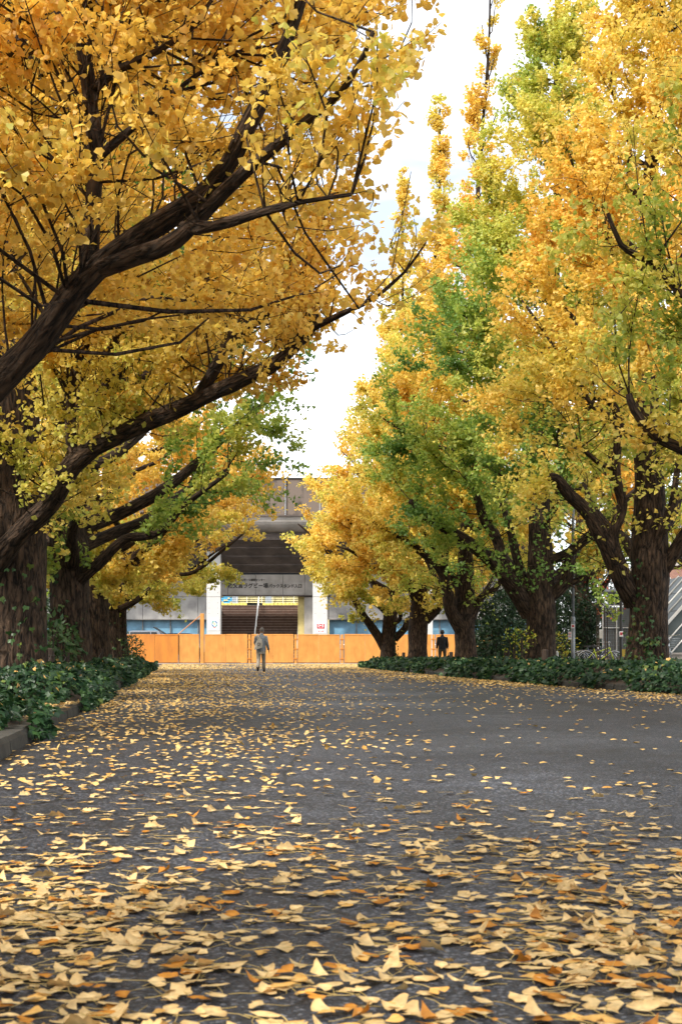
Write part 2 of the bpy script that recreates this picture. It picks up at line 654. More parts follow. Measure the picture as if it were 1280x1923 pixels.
# ------------------------------------------------------------------ ground, road, pavements
o = MB().quad((-900, -300, -0.02), (900, -300, -0.02), (900, 1500, -0.02), (-900, 1500, -0.02)).build("ground", MATS["ground_earth"])
setp(o, kind="structure")
o = MB()
ds = [-4, 0, 3, 6, 10, 15, 21, 26.4, 32, 38, 44, 50, 58, 66]
for a, b in zip(ds[:-1], ds[1:]):
    o.quad((kerb_l(a) - 0.06, a, 0), (kerb_r(a) + 0.06, a, 0), (kerb_r(b) + 0.06, b, 0), (kerb_l(b) - 0.06, b, 0))
o.quad((-40, 66, 0), (-9.6, 66, 0), (-9.6, 101, 0), (-40, 101, 0))
o.quad((-9.6, 66, 0), (1.36, 66, 0), (1.36, 101, 0), (-9.6, 101, 0))
o.quad((1.36, 66, 0), (40, 66, 0), (40, 101, 0), (1.36, 101, 0))
setp(o.build("road", MATS["asphalt"]), kind="structure")
o = MB()
for a, b in zip(ds[:-1], ds[1:]):
    o.quad((kerb_r(a) + 3.6, a, 0.12), (kerb_r(a) + 14, a, 0.12), (kerb_r(b) + 14, b, 0.12), (kerb_r(b) + 3.6, b, 0.12))
setp(o.build("pavement", MATS["paving_grey"]), kind="structure")
# brick strip in front of the hoarding
o = empty("paving_strip", (-4, 95.3, 0), kind="structure")
mb = MB()
for i in range(44):
    x = -18 + i * 0.62
    mb2 = MB().box(x, x + 0.59, 94.9, 95.5, 0.003, 0.03, 0.004)
    if i == 0:
        pass
    mb2.build("paving_brick", MATS["sandy_brick_line"], o)


def kerb(name, fn, d0, d1, side):
    root = empty(name, (fn(d0), d0, 0), kind="structure")
    d = d0
    while d < d1:
        ln = 0.9 if d < 40 else 1.8
        e = min(d + ln - 0.015, d1)
        w, h = 0.17, 0.118 + R.uniform(-0.012, 0.012)
        jit = R.uniform(-0.012, 0.012)
        a, b = fn(d) + jit, fn(e) + jit + R.uniform(-0.008, 0.008)
        m = MB()
        n = 0
        s = side
        prof = [(0, -0.02), (0.012, h - 0.03), (0.035, h), (w, h), (w, -0.02)]
        for (x, y) in ((a, d), (b, e)):
            for (u, z) in prof:
                m.v.append((x + s * u, y, z))
        k = len(prof)
        for i in range(k):
            j = (i + 1) % k
            m.f.append((i, j, k + j, k + i))
        m.f.append(tuple(range(k)))
        m.f.append(tuple(range(2 * k - 1, k - 1, -1)))
        m.build("kerb_stone", MATS["kerb_concrete"], root)
        d += ln
    return root


kerb("kerb_left", kerb_l, 4.0, 60.5, -1)
kerb("kerb_right", kerb_r, 14.0, 69.0, 1)

# ------------------------------------------------------------------ leaf scattering
# ginkgo leaf outlines, unit size: x across, y from stalk to rim, z out of the leaf
LEAF_NEAR = (np.array([(0, 0, 0), (0.52, 0.46, -0.10), (0.34, 0.76, -0.04), (0.03, 0.66, 0.03), (-0.30, 0.78, -0.04), (-0.53, 0.45, -0.10)]),
             np.array([0, 1, 2, 0, 2, 3, 0, 3, 4, 0, 4, 5]), np.array([3, 3, 3, 3]))
LEAF_MID = (np.array([(0, 0, 0), (0.53, 0.46, -0.10), (0.27, 0.78, 0.0), (-0.25, 0.76, 0.02), (-0.53, 0.45, -0.10)]), np.array([0, 1, 2, 0, 2, 3, 0, 3, 4]), np.array([3, 3, 3]))
LEAF_FAR = (np.array([(0, 0, 0), (0.52, 0.58, -0.10), (0, 0.74, 0.06), (-0.52, 0.58, -0.10)]), np.array([0, 1, 2, 0, 2, 3]), np.array([3, 3]))
LEAF_IVY = (np.array([(0, 0, 0.05), (0.40, -0.10, -0.03), (0.5, 0.36, -0.08), (0.16, 0.48, 0.03), (0, 0.95, -0.12), (-0.16, 0.48, 0.03), (-0.5, 0.36, -0.08), (-0.40, -0.10, -0.03)]),
            np.array([0, 1, 2, 3, 0, 3, 4, 5, 0, 5, 6, 7]), np.array([4, 4, 4]))
LEAF_IVY_FAR = (np.array([(0, -0.08, 0.03), (0.5, 0.25, -0.08), (0, 0.95, -0.10), (-0.5, 0.25, -0.08)]), np.array([0, 1, 2, 0, 2, 3]), np.array([3, 3]))
LEAF_OVAL = (np.array([(0, 0, 0), (0.26, 0.45, -0.05), (0, 1.0, -0.03), (-0.26, 0.45, -0.05)]), np.array([0, 1, 2, 0, 2, 3]), np.array([3, 3]))


def leaf_cloud(P, D, Nn, size, col, tmpl):
    """copies of a leaf outline: points P, growth direction D, face normal Nn, sizes, colours -> arrays"""
    T, F, S = tmpl
    D = unit(D)
    side = unit(np.cross(D, Nn))
    Nn = np.cross(side, D)
    k, n = len(T), len(P)
    V = P[:, None, :] + size[:, None, None] * (T[None, :, 0, None] * side[:, None, :] + T[None, :, 1, None] * D[:, None, :] + T[None, :, 2, None] * Nn[:, None, :])
    Fa = (np.arange(n)[:, None] * k + F[None, :]).ravel()
    Sa = np.tile(S, n)
    C = np.repeat(col, k, axis=0)
    return V.reshape(-1, 3), Fa, Sa, C


def ramp(t, stops):
    xs = [s[0] for s in stops]
    return np.stack([np.interp(t, xs, [s[1][i] for s in stops]) for i in range(3)], axis=1)


GINKGO = [(0.0, (0.90, 0.53, 0.075)), (0.18, (0.91, 0.62, 0.11)), (0.38, (0.90, 0.67, 0.13)), (0.52, (0.82, 0.69, 0.13)),
          (0.68, (0.60, 0.61, 0.10)), (0.85, (0.34, 0.47, 0.075)), (1.0, (0.16, 0.30, 0.055))]

# ------------------------------------------------------------------ trees


def seg_dist(P, a, b):
    """distance of points to a segment"""
    a, b = np.array(a), np.array(b)
    d = b - a
    t = np.clip(((P - a) @ d) / (d @ d), 0, 1)
    return np.linalg.norm(P - a - t[:, None] * d, axis=1)


def resample(pts, step):
    pts = [Vector(p) for p in pts]
    # Catmull-Rom through the given points
    out = []
    n = len(pts)
    for i in range(n - 1):
        p0, p1, p2, p3 = pts[max(i - 1, 0)], pts[i], pts[i + 1], pts[min(i + 2, n - 1)]
        k = max(2, int((p2 - p1).length / step))
        for j in range(k):
            t = j / k
            t2, t3 = t * t, t * t * t
            out.append(0.5 * ((2 * p1) + (p2 - p0) * t + (2 * p0 - 5 * p1 + 4 * p2 - p3) * t2 + (3 * p1 - p0 - 3 * p2 + p3) * t3))
    out.append(pts[-1])
    return out


def bark_tube(pts, rads, sides, seed, amp=0.08, ridge=0.0, flare=None):
    """woody limb: gnarled tube with ridges; returns V, F, S, bark coords"""
    P = np.array([tuple(p) for p in pts])
    n = len(P)
    T = np.zeros_like(P)
    T[1:-1] = P[2:] - P[:-2]
    T[0], T[-1] = P[1] - P[0], P[-1] - P[-2]
    T = unit(T)
    S = np.zeros_like(P)
    ref = np.array([0, 0, 1.0]) if abs(T[0, 2]) < 0.8 else np.array([1.0, 0, 0])
    s = np.cross(T[0], ref)
    s /= np.linalg.norm(s)
    for i in range(n):
        s = s - T[i] * s.dot(T[i])
        s /= np.linalg.norm(s)
        S[i] = s
    Q = np.cross(T, S)
    ang = np.arange(sides) * 2 * math.pi / sides
    ln = np.concatenate([[0], np.cumsum(np.linalg.norm(P[1:] - P[:-1], axis=1))])
    r = np.asarray(rads)
    R0 = float(r.max())
    A, Lg = np.meshgrid(ang, ln)
    bco = np.stack([np.cos(A) * R0, np.sin(A) * R0, Lg], axis=-1).reshape(-1, 3)
    lump = vnoise(bco * np.array([2.2 / max(R0, 0.05), 2.2 / max(R0, 0.05), 1.1 / max(R0, .12)]) * 0.45, 1.0, seed) * amp
    rr = np.repeat(r, sides) * (1 + lump)
    if ridge > 0:
        b2 = bco + 0.06 * np.stack([vnoise(bco, 3.0, seed + 5), vnoise(bco, 3.0, seed + 6), vnoise(bco, 3.0, seed + 8)], axis=1)
        rg = np.abs(vnoise(b2 * np.array([15, 15, 4.0]), 1.0, seed + 3))
        rr = rr + ridge * (np.clip(rg * 2.2, 0, 1) - 0.6)
    if flare is not None:
        z = Lg.ravel()
        lob = 1 + 0.16 * np.sin(A.ravel() * 5 + seed) + 0.1 * np.sin(A.ravel() * 3 + seed * 2)
        rr = rr + flare * np.exp(-z / 0.45) * lob
    dirs = (np.cos(A)[..., None] * S[:, None, :] + np.sin(A)[..., None] * Q[:, None, :]).reshape(-1, 3)
    V = np.repeat(P, sides, axis=0) + dirs * rr[:, None]
    i = np.arange(n - 1)[:, None] * sides
    k = np.arange(sides)[None, :]
    k2 = (k + 1) % sides
    F = np.stack([i + k, i + k2, i + sides + k2, i + sides + k], axis=-1).reshape(-1, 4)
    Fl = F.ravel()
    Sz = np.full(len(F), 4)
    Fl = np.concatenate([Fl, (n - 1) * sides + np.arange(sides)])
    Sz = np.concatenate([Sz, [sides]])
    return V, Fl, Sz, bco


def join(parts):
    Vs, Fs, Ss, Bs, off = [], [], [], [], 0
    for V, F, S, B in parts:
        Vs.append(V); Fs.append(F + off); Ss.append(S); Bs.append(B)
        off += len(V)
    return np.concatenate(Vs), np.concatenate(Fs), np.concatenate(Ss), np.concatenate(Bs)


def thin_tubes(A, B, ra, rb, bend, seed, segs=3):
    """many three-sided twigs from A to B (n,3)"""
    rng = np.random.default_rng(seed)
    n = len(A)
    t = np.linspace(0, 1, segs + 1)
    D = B - A
    L = np.linalg.norm(D, axis=1, keepdims=True)
    Dn = unit(D)
    s = unit(np.cross(Dn, unit(rng.normal(size=(n, 3)))))
    q = np.cross(Dn, s)
    off = (rng.normal(size=(n, 1)) * s + rng.normal(size=(n, 1)) * q) * L * bend
    pts = A[:, None, :] + D[:, None, :] * t[None, :, None] + off[:, None, :] * (np.sin(t * math.pi))[None, :, None]
    rad = ra[:, None] * (1 - t)[None, :] + rb[:, None] * t[None, :]
    ang = np.arange(3) * 2 * math.pi / 3
    ring = np.cos(ang)[None, :, None] * s[:, None, :] + np.sin(ang)[None, :, None] * q[:, None, :]
    V = pts[:, :, None, :] + rad[:, :, None, None] * ring[:, None, :, :]
    per = (segs + 1) * 3
    base = np.arange(n)[:, None, None, None] * per
    i = np.arange(segs)[None, :, None, None] * 3
    k = np.arange(3)
    quad = np.stack([k, (k + 1) % 3, 3 + (k + 1) % 3, 3 + k], axis=-1)[None, None]
    F = (base + i + quad).reshape(-1)
    S = np.full(n * segs * 3, 4)
    return V.reshape(-1, 3), F, S, pts


def tree(name, label, bx, by, H=25.0, r0=0.45, env=None, road=1, hand=(), n_low=6, n_mid=10, n_high=9, n_br=170, n_tw=1500,
         per=34, size=0.075, near=False, g0=0.3, g1=0.35, glow=0.0, zdense=None, seed=1, lean=(0.0, 0.0), fork=2.3, twig_mesh=True,
         trunk_fine=False, group=None, asym=0.8, avoid=None, ivy=0, gtop=0.0, thin_top=0.0, leaf_parts=0, lowaz=None, gz=None, hand_sprays=1, tmpl=None, clear=None, clear_len=0.72, rough=0.20, topw=0.0):
    rng = np.random.default_rng(seed)
    rr = random.Random(seed)
    root = empty(name, (bx, by, 0), label, "tree", group)
    org = np.array([bx, by, 0.0])
    zs, rs = zip(*env)

    def axis(z):
        t = z / H
        return np.array([lean[0] * t + 0.10 * math.sin(z * 0.5 + seed), lean[1] * t + 0.10 * math.cos(z * 0.43 + seed * 2), z])

    def Renv(z, az):
        base = np.interp(z, zs, rs)
        tow = (np.cos(az) * road * 1.0 + 1) / 2
        nz = vnoise(np.stack([np.cos(az) * 1.6, np.sin(az) * 1.6, z * 0.42], axis=1), 1.0, seed + 50)
        nz2 = vnoise(np.stack([np.cos(az) * 4.0, np.sin(az) * 4.0, z * 0.9], axis=1), 1.0, seed + 51)
        return base * (asym + (1 - asym) * tow) * (1 + rough * nz + 0.6 * rough * nz2)

    # trunk
    step = 0.09 if trunk_fine else 0.25
    zz = np.concatenate([np.arange(0, 7, step), np.arange(7, H * 0.97, 0.6), [H * 0.97]])
    tp = [axis(z) for z in zz]
    tr = np.interp(zz, [0, 1.2, fork + 0.3, fork + 1.8, 8, H * 0.6, H * 0.97], [r0 * 1.06, r0, r0 * 1.02, r0 * 0.78, r0 * 0.5, r0 * 0.24, 0.02])
    V, F, S, B = bark_tube([Vector(p) for p in tp], tr, 48 if trunk_fine else 22, seed, 0.10, 0.022 if trunk_fine else 0.016, flare=r0 * 0.42)
    link("trunk", np_mesh("trunk", V, F, S, True, vec=B), MATS["bark"], root)
    nodes, nrad = [], []
    for z, p, r in zip(zz, tp, tr):
        if z > fork + 1.0:
            nodes.append(p); nrad.append(r)
    # limbs
    limbs = []
    for (pts, ra, rb) in hand:
        limbs.append(([Vector(p) - Vector(org) for p in pts], ra, rb, True))
    az0 = rr.uniform(0, 6.28)
    for i in range(n_low + n_mid + n_high):
        if i < n_low:
            z0 = fork + rr.uniform(-0.2, 1.6)
            a = (lowaz[i] if lowaz and i < len(lowaz) else az0 + i * 2.4 + rr.uniform(-.3, .3))
            dz = rr.uniform(1.6, 3.6)
            ra = r0 * rr.uniform(0.28, 0.42)
            fr = 0.85
        elif i < n_low + n_mid:
            u = (i - n_low) / max(1, n_mid)
            z0 = 4.2 + u * (H * 0.5 - 4.2)
            a = az0 + i * 2.4 + rr.uniform(-.4, .4)
            dz = rr.uniform(1.6, 3.2)
            ra = r0 * (0.26 - 0.12 * u)
            fr = 0.85
        else:
            u = (i - n_low - n_mid) / max(1, n_high)
            z0 = H * 0.5 + u * H * 0.42
            a = az0 + i * 2.4 + rr.uniform(-.5, .5)
            dz = rr.uniform(0.8, 1.6)
            ra = r0 * (0.11 - 0.06 * u)
            fr = 0.8
        z1 = min(z0 + dz, H * 0.96)
        rad = float(Renv(np.array([z1]), np.array([a]))[0]) * fr
        p0 = Vector(axis(z0))
        c1 = Vector(axis(z1))
        tgt = c1 + Vector((math.cos(a) * rad, math.sin(a) * rad, 0))
        d = tgt - p0
        sd = d.cross(Vector((0, 0, 1)))
        if sd.length > 1e-5: sd.normalize()
        pts = []
        m = 5
        for k in range(m + 1):
            t = k / m
            q = p0 + d * t
            q.z = p0.z + d.z * (t ** 1.25)
            w = 0.075 * d.length * math.sin(math.pi * t)
            q += sd * rr.uniform(-w, w) + Vector((0, 0, rr.uniform(-w, w) * 0.8))
            pts.append(q)
        limbs.append((pts, ra, 0.018 if i >= n_low else 0.03, i < n_low))
    allb = []
    for li, (pts, ra, rb, big) in enumerate(limbs):
        sp = resample(pts, 0.12 if (trunk_fine and big) else (0.2 if big else 0.4))
        n = len(sp)
        t = np.linspace(0, 1, n)
        rad = ra * (1 - t) ** 0.85 + rb * t
        rad = rad * (1 + (0.12 if li < len(hand) else 0.5) * np.exp(-t * n * 0.10 / 0.3) * (1 if big else 0.3))
        V, F, S, B = bark_tube(sp, rad, (20 if trunk_fine else 12) if big else 6, seed + li * 7, 0.13 if big else 0.08, 0.010 if (big and trunk_fine) else 0)
        if big:
            link("limb", np_mesh("limb", V, F, S, True, vec=B), MATS["bark"], root)
        else:
            allb.append((V, F, S, B))
        st = max(1, n // 14)
        for k in range(max(1, n // 5), n, st):
            nodes.append(np.array(sp[k])); nrad.append(rad[k])
    extra = []
    for (pts, ra, rb, big) in limbs[:len(hand)]:
        sp = resample(pts, 0.2)
        for q in sp[len(sp) // 3:]:
            for _ in range(hand_sprays):
                v = Vector((rr.gauss(0, 1), rr.gauss(0, 1), rr.gauss(0.25, 1))).normalized() * rr.uniform(0.15, 1.2)
                extra.append(np.array(q + v))
    nodes = np.array(nodes)
    kd = kdtree.KDTree(len(nodes))
    for i, p in enumerate(nodes): kd.insert(p, i)
    kd.balance()
    # branches: grow to points spread through the crown
    zg = np.linspace(zs[0], H, 200)
    w = np.interp(zg, zs, rs) + 0.75
    if zdense: w = w * np.where(zg < zdense, 1.0, 0.16)
    if thin_top: w = w * np.where(zg > H * 0.62, 1 - thin_top, 1.0)
    w = w * np.where(zg > 10.5, 1 + topw, 1.0)
    w /= w.sum()
    bz = rng.choice(zg, size=n_br, p=w) + rng.uniform(-.1, .1, n_br)
    ba = rng.uniform(0, 2 * math.pi, n_br)
    camaz = math.atan2(-by, -bx)
    flip = (np.cos(ba - camaz) < -0.25) & (rng.uniform(size=n_br) < 0.55)
    ba = np.where(flip, ba + math.pi, ba)
    bρ = np.sqrt(rng.uniform(0.12, 1.0, n_br))
    rad = Renv(bz, ba) * bρ
    axs = np.array([axis(z) for z in bz])
    tip = axs + np.stack([np.cos(ba) * rad, np.sin(ba) * rad, np.zeros(n_br)], axis=1)
    if extra:
        ex = np.array(extra)
        tip = np.concatenate([tip, ex])
        axs = np.concatenate([axs, ex])
    if avoid is not None:
        keep = ~avoid(tip + org)
        tip, axs = tip[keep], axs[keep]
    starts, srad = np.zeros_like(tip), np.zeros(len(tip))
    for i, p in enumerate(tip):
        q = p + (axs[i] - p) * 0.28 + np.array([0, 0, -0.7])
        co, idx, _ = kd.find(q)
        starts[i] = nodes[idx]
        srad[i] = nrad[idx]
    L = np.linalg.norm(tip - starts, axis=1)
    rA = np.clip(0.006 + 0.0065 * L, 0.007, 0.03)
    V, F, S, bp = thin_tubes(starts, tip, np.minimum(rA, srad * 0.9 + 0.004), np.full(len(tip), 0.004), 0.20, seed + 1, segs=4)
    allb.append((V, F, S, V * 1.0))
    # twigs
    nb = len(tip)
    wl_ = L + 0.3
    bi = rng.choice(nb, size=n_tw, p=wl_ / wl_.sum())
    tt = rng.uniform(0.15, 1.0, n_tw)
    x = tt * 4
    k0 = np.clip(x.astype(int), 0, 3)
    fr = (x - k0)[:, None]
    ts = bp[bi, k0] * (1 - fr) + bp[bi, k0 + 1] * fr
    bd = unit(tip - starts)[bi]
    outw = ts - np.array([axis(z) for z in ts[:, 2]])
    outw[:, 2] = 0
    outw = unit(outw)
    td = unit(0.55 * outw + 0.45 * bd + np.array([0, 0, 0.35]) + 0.75 * unit(rng.normal(size=(n_tw, 3))))
    tl = rng.uniform(0.25, 0.85, n_tw) * np.clip(np.interp(ts[:, 2], zs, rs) / 2.0, 0.35, 1.0)
    te = ts + td * tl[:, None]
    if twig_mesh:
        nm = int(n_tw * (0.75 if near else 0.18))
        tsm, tem = ts[:nm], te[:nm]
        if avoid is not None:
            ok_ = ~(avoid(tem + org) | avoid(tsm + org))
            tsm, tem = tsm[ok_], tem[ok_]
            nm = len(tsm)
        V, F, S, _ = thin_tubes(tsm, tem, np.full(nm, 0.0055), np.full(nm, 0.0022), 0.08, seed + 2, segs=2)
        allb.append((V, F, S, V * 1.0))
    Vb, Fb, Sb, Bb = join(allb)
    setp(link("branches", np_mesh("branches", Vb, Fb, Sb, True, vec=Bb), MATS["bark"], root), kind="stuff")
    # leaves on short shoots along the twigs
    n = n_tw * per
    ti = np.repeat(np.arange(n_tw), per)
    u = rng.uniform(0, 1.05, n)
    shoot = np.floor(u * 9) / 9 * 0.7 + u * 0.3
    base = ts[ti] + td[ti] * (tl[ti] * shoot)[:, None]
    base[:, 2] -= 0.10 * tl[ti] * shoot ** 2
    sd = unit(rng.normal(size=(n, 3)) + np.array([0, 0, 0.15]))
    pet = rng.uniform(0.02, 0.075, n) * (size / 0.075)
    P = base + sd * pet[:, None]
    D = unit(sd + np.array([0, 0, -0.45]) + 0.5 * rng.normal(size=(n, 3)))
    Nn = unit(np.array([0, 0, 0.75]) + 0.75 * rng.normal(size=(n, 3)))
    sz = size * rng.uniform(0.6, 1.3, n)
    if zdense:
        sz = np.where(P[:, 2] > zdense, sz * 2.3, sz)
    Pw = P + org
    pn = vnoise(Pw, 0.42, seed + 9)
    pn2 = vnoise(Pw, 1.1, seed + 10)
    br = rng.normal(size=nb)[bi][ti]
    g = g0 + g1 * (0.75 * pn + 0.4 * pn2) + 0.07 * br + 0.05 * rng.normal(size=n) + gtop * np.clip((P[:, 2] - 6) / 10, 0, 1)
    if gz is not None:
        g = g + gz(Pw)
    col = ramp(np.clip(g, 0, 1), GINKGO) * rng.uniform(0.85, 1.12, n)[:, None]
    if glow:
        pass
    kp = np.ones(n, bool)
    if avoid is not None:
        kp &= ~avoid(Pw)
    for (pts, ra, rb, big) in limbs[:len(hand)]:
        sp = resample(pts, 0.22)
        for q in sp[:max(2, int(len(sp) * clear_len))]:
            dd = P - np.array(q)
            hz = dd[:, 0] ** 2 + dd[:, 1] ** 2
            kp &= ~((hz < 0.22) & (dd[:, 2] < 0.10) & (dd[:, 2] > -0.55) & (rng.uniform(size=n) < 0.45))
    if clear:
        zc, rc = clear
        ctr = np.stack([np.interp(P[:, 2], [0, H], [0, lean[0]]), P[:, 1] * 0], axis=1)
        rho = np.hypot(P[:, 0] - ctr[:, 0], P[:, 1])
        kp &= ~((P[:, 2] < zc) & (rho < rc) & (rng.uniform(size=n) < 0.88))
    P, D, Nn, sz, col = P[kp], D[kp], Nn[kp], sz[kp], col[kp]
    if leaf_parts:
        Pw = P + org
        dep = Pw[:, 1]
        px = CX + Pw[:, 0] * F_PX / dep
        py = HY - (Pw[:, 2] - CAM_H) * F_PX / dep
        vis = (dep > 1) & (px > 5) & (px < 1275) & (py > 5) & (py < 1900)
        idx = np.where(vis)[0]
        idx = idx[np.argsort(dep[idx])[:leaf_parts]]
        var = []
        for c in range(6):
            cc = ramp(np.array([0.2 + 0.09 * c]), GINKGO)
            T, Fq, Sq = LEAF_NEAR
            me = np_mesh("leaf", T, Fq, Sq, False, col=np.repeat(cc, len(T), axis=0))
            me.materials.append(MATS["ginkgo_leaf"])
            var.append(me)
        from mathutils import Matrix
        for j, i in enumerate(idx):
            d = Vector(D[i]).normalized()
            s = d.cross(Vector(Nn[i])).normalized()
            nn = s.cross(d)
            lo = bpy.data.objects.new("leaf", var[j % 6])
            COL.objects.link(lo)
            lo.parent = root
            q = Matrix((s, d, nn)).transposed().to_4x4()
            lo.matrix_local = Matrix.Translation(P[i]) @ q @ Matrix.Scale(float(sz[i]), 4)
        m_ = np.ones(len(P), bool)
        m_[idx] = False
        P, D, Nn, sz, col = P[m_], D[m_], Nn[m_], sz[m_], col[m_]
    V, F, S, C = leaf_cloud(P, D, Nn, sz, col, tmpl or (LEAF_NEAR if near else LEAF_FAR))
    setp(link("crown", np_mesh("crown", V, F, S, False, col=C), MATS["ginkgo_leaf"], root), kind="stuff")
    if ivy:
        n = ivy
        z = np.abs(rng.normal(size=n)) * 1.1 + 0.2
        a = rng.normal(size=n) * 0.9 + (-0.9 if road < 0 else -1.9)
        a = a + 0.5 * vnoise(np.stack([z, z * 0, z * 0], axis=1), 1.3, seed)
        r = np.interp(z, [0, 1.2, 4], [r0 * 1.35, r0 * 1.04, r0 * 0.95]) + rng.uniform(0.0, 0.06, n)
        P = np.stack([np.cos(a) * r, np.sin(a) * r, z], axis=1) + np.array([lean[0] * 0.02, 0, 0])
        out = np.stack([np.cos(a), np.sin(a), np.full(n, 0.25)], axis=1)
        D = np.stack([rng.normal(size=n) * .5, rng.normal(size=n) * .5, -np.ones(n)], axis=1)
        col = ramp(rng.uniform(0, 1, n), [(0, (0.025, 0.07, 0.02)), (0.8, (0.05, 0.13, 0.03)), (1, (0.16, 0.2, 0.03))])
        V, F, S, C = leaf_cloud(P, D, out + 0.4 * rng.normal(size=(n, 3)), rng.uniform(0.05, 0.11, n), col, LEAF_IVY)
        setp(link("climbing_ivy", np_mesh("climbing_ivy", V, F, S, False, col=C), MATS["evergreen_leaf"], root), kind="stuff")
    return root


ENV_L = [(2.6, 1.2), (3.2, 3.2), (4.0, 4.8), (5.5, 5.6), (8, 5.2), (12, 3.7), (16, 2.1), (20, 1.0), (25, 0.15)]
ENV_LF = [(2.4, 1.6), (3.1, 4.0), (4.0, 5.2), (5.5, 5.6), (8, 5.0), (12, 3.5), (16, 2.1), (20, 1.0), (25, 0.15)]
ENV_R = [(2.6, 1.6), (3.4, 3.4), (4.5, 4.3), (6, 4.75), (8.6, 4.55), (10.5, 3.7), (12.8, 2.8), (15.7, 1.7), (18, 1.05), (22, 0.6), (25, 0.15)]


def sc_env(env, k, kz=1.0):
    return [(z * kz if z > 4 else z, r * k) for z, r in env]


GL, GR = "ginkgo trees along the ivy bed with the leaning log posts", "ginkgo trees on the lamp post side"
NEAR0 = dict(trunk_fine=True, near=True)

# first tree on the left: its trunk stands outside the frame, its limbs reach in
hand0 = [
    ([(-3.45, 10.0, 2.1), at(-60, 770, 10.0), at(60, 655, 9.6), at(165, 520, 9.2), at(280, 430, 9.0), at(400, 345, 8.7), at(480, 210, 8.5), at(540, 70, 8.4), at(585, -60, 8.3)], 0.135, 0.028),
    ([at(165, 520, 9.2), at(172, 420, 9.2), at(180, 300, 9.1), at(168, 170, 9.1), at(158, 60, 9.0), at(215, -20, 9.0), at(300, -80, 9.0)], 0.056, 0.046),
    ([at(185, 505, 9.17), at(255, 482, 8.95), at(330, 450, 8.7), at(420, 360, 8.45), at(510, 280, 8.2), at(560, 240, 8.0), at(650, 160, 7.8), at(700, 60, 7.7)], 0.066, 0.012),
    ([at(345, 430, 8.7), at(400, 425, 8.4), at(470, 405, 8.2), at(560, 380, 8.0), at(660, 365, 7.9)], 0.045, 0.008),
    ([(-3.3, 10.2, 2.9), at(-120, 160, 10.4), at(10, 70, 10.2), at(80, -30, 10.0), at(160, -170, 9.8)], 0.13, 0.07),
    ([at(172, 170, 9.1), at(225, 130, 8.9), at(300, 95, 8.8), at(370, 40, 8.7), at(420, -40, 8.6)], 0.03, 0.012),
    ([at(180, 300, 9.1), at(255, 235, 9.0), at(330, 170, 9.0), at(430, 100, 9.0)], 0.03, 0.01),
]
tree("ginkgo_tree", "golden ginkgo whose bare limbs reach in at top with its trunk out of view", row_l(10.2), 10.2, 24, 0.5,
     [(2.9, 0.6), (3.3, 2.6), (4.0, 4.0), (5.3, 4.55), (7, 4.6), (9, 4.2), (13, 2.9), (18, 1.5), (24, 0.2)], 1, hand0, n_low=3, n_mid=8, n_high=6,
     n_br=330, n_tw=2700, per=34, size=0.060, tmpl=LEAF_MID, g0=0.28, g1=0.30, zdense=6.6, seed=11, lean=(0.3, 0), group=GL, asym=0.85, leaf_parts=280,
     lowaz=(2.5, 3.6, -1.9), avoid=lambda p: (p[:, 1] < 6.9) | ((p[:, 0] > 0.72 - 0.31 * np.clip(5 - p[:, 2], 0, 3)) & (p[:, 2] < 9)) | ((p[:, 2] < 2.9 + 0.05 * p[:, 1] - 0.0) & (p[:, 1] < 12)), **NEAR0)

for k_, dd_ in enumerate((0.6, -9.0)):
    tree("ginkgo_tree", ["gold ginkgo next before the log post row, standing out of view", "gold ginkgo second before the log post row, standing out of view"][k_], row_l(dd_) - 0.3, dd_, 24, 0.5,
         [(4.2, 1.0), (5.0, 3.2), (6.5, 4.3), (9, 4.3), (13, 3.0), (18, 1.5), (24, 0.2)], 1, (), n_low=4, n_mid=8, n_high=4, n_br=130, n_tw=500, per=22, size=0.26,
         g0=0.34, g1=0.24, seed=21 + k_, group=GL, twig_mesh=False, fork=3.4, avoid=lambda p: p[:, 2] < 1.2 + 0.62 * p[:, 1])

# second tree on the left: trunk at the edge of the frame, the long low limb across the picture
hand1 = [
    ([at(-20, 1085, 18.2), at(30, 1010, 17.6), at(95, 945, 17.0), at(145, 865, 16.4), at(240, 808, 15.8), at(370, 752, 15.0), at(450, 715, 14.4), at(520, 680, 13.9), at(580, 620, 13.5), at(590, 590, 13.4)], 0.16, 0.055),
    ([at(370, 752, 15.0), at(405, 690, 14.7), at(440, 632, 14.5), at(500, 590, 14.2), at(550, 540, 14.0), at(590, 470, 13.8)], 0.078, 0.03),
    ([at(440, 632, 14.5), at(425, 590, 14.5), at(392, 545, 14.5), at(386, 480, 14.5)], 0.055, 0.025),
    ([at(140, 860, 16.4), at(132, 800, 16.4), at(140, 700, 16.5), at(165, 640, 16.4), at(205, 575, 16.2), at(240, 480, 16.0)], 0.075, 0.02),
    ([at(55, 860, 18.2), at(95, 810, 17.8), at(160, 760, 17.3), at(210, 715, 17.0), at(270, 660, 16.7), at(300, 600, 16.5)], 0.10, 0.03),
    ([at(580, 620, 13.5), at(640, 590, 13.2), at(700, 560, 13.0), at(760, 510, 12.8), at(800, 455, 12.7)], 0.035, 0.008),
    ([at(160, 700, 16.4), at(215, 640, 16.4), at(250, 580, 16.4)], 0.05, 0.02),
]
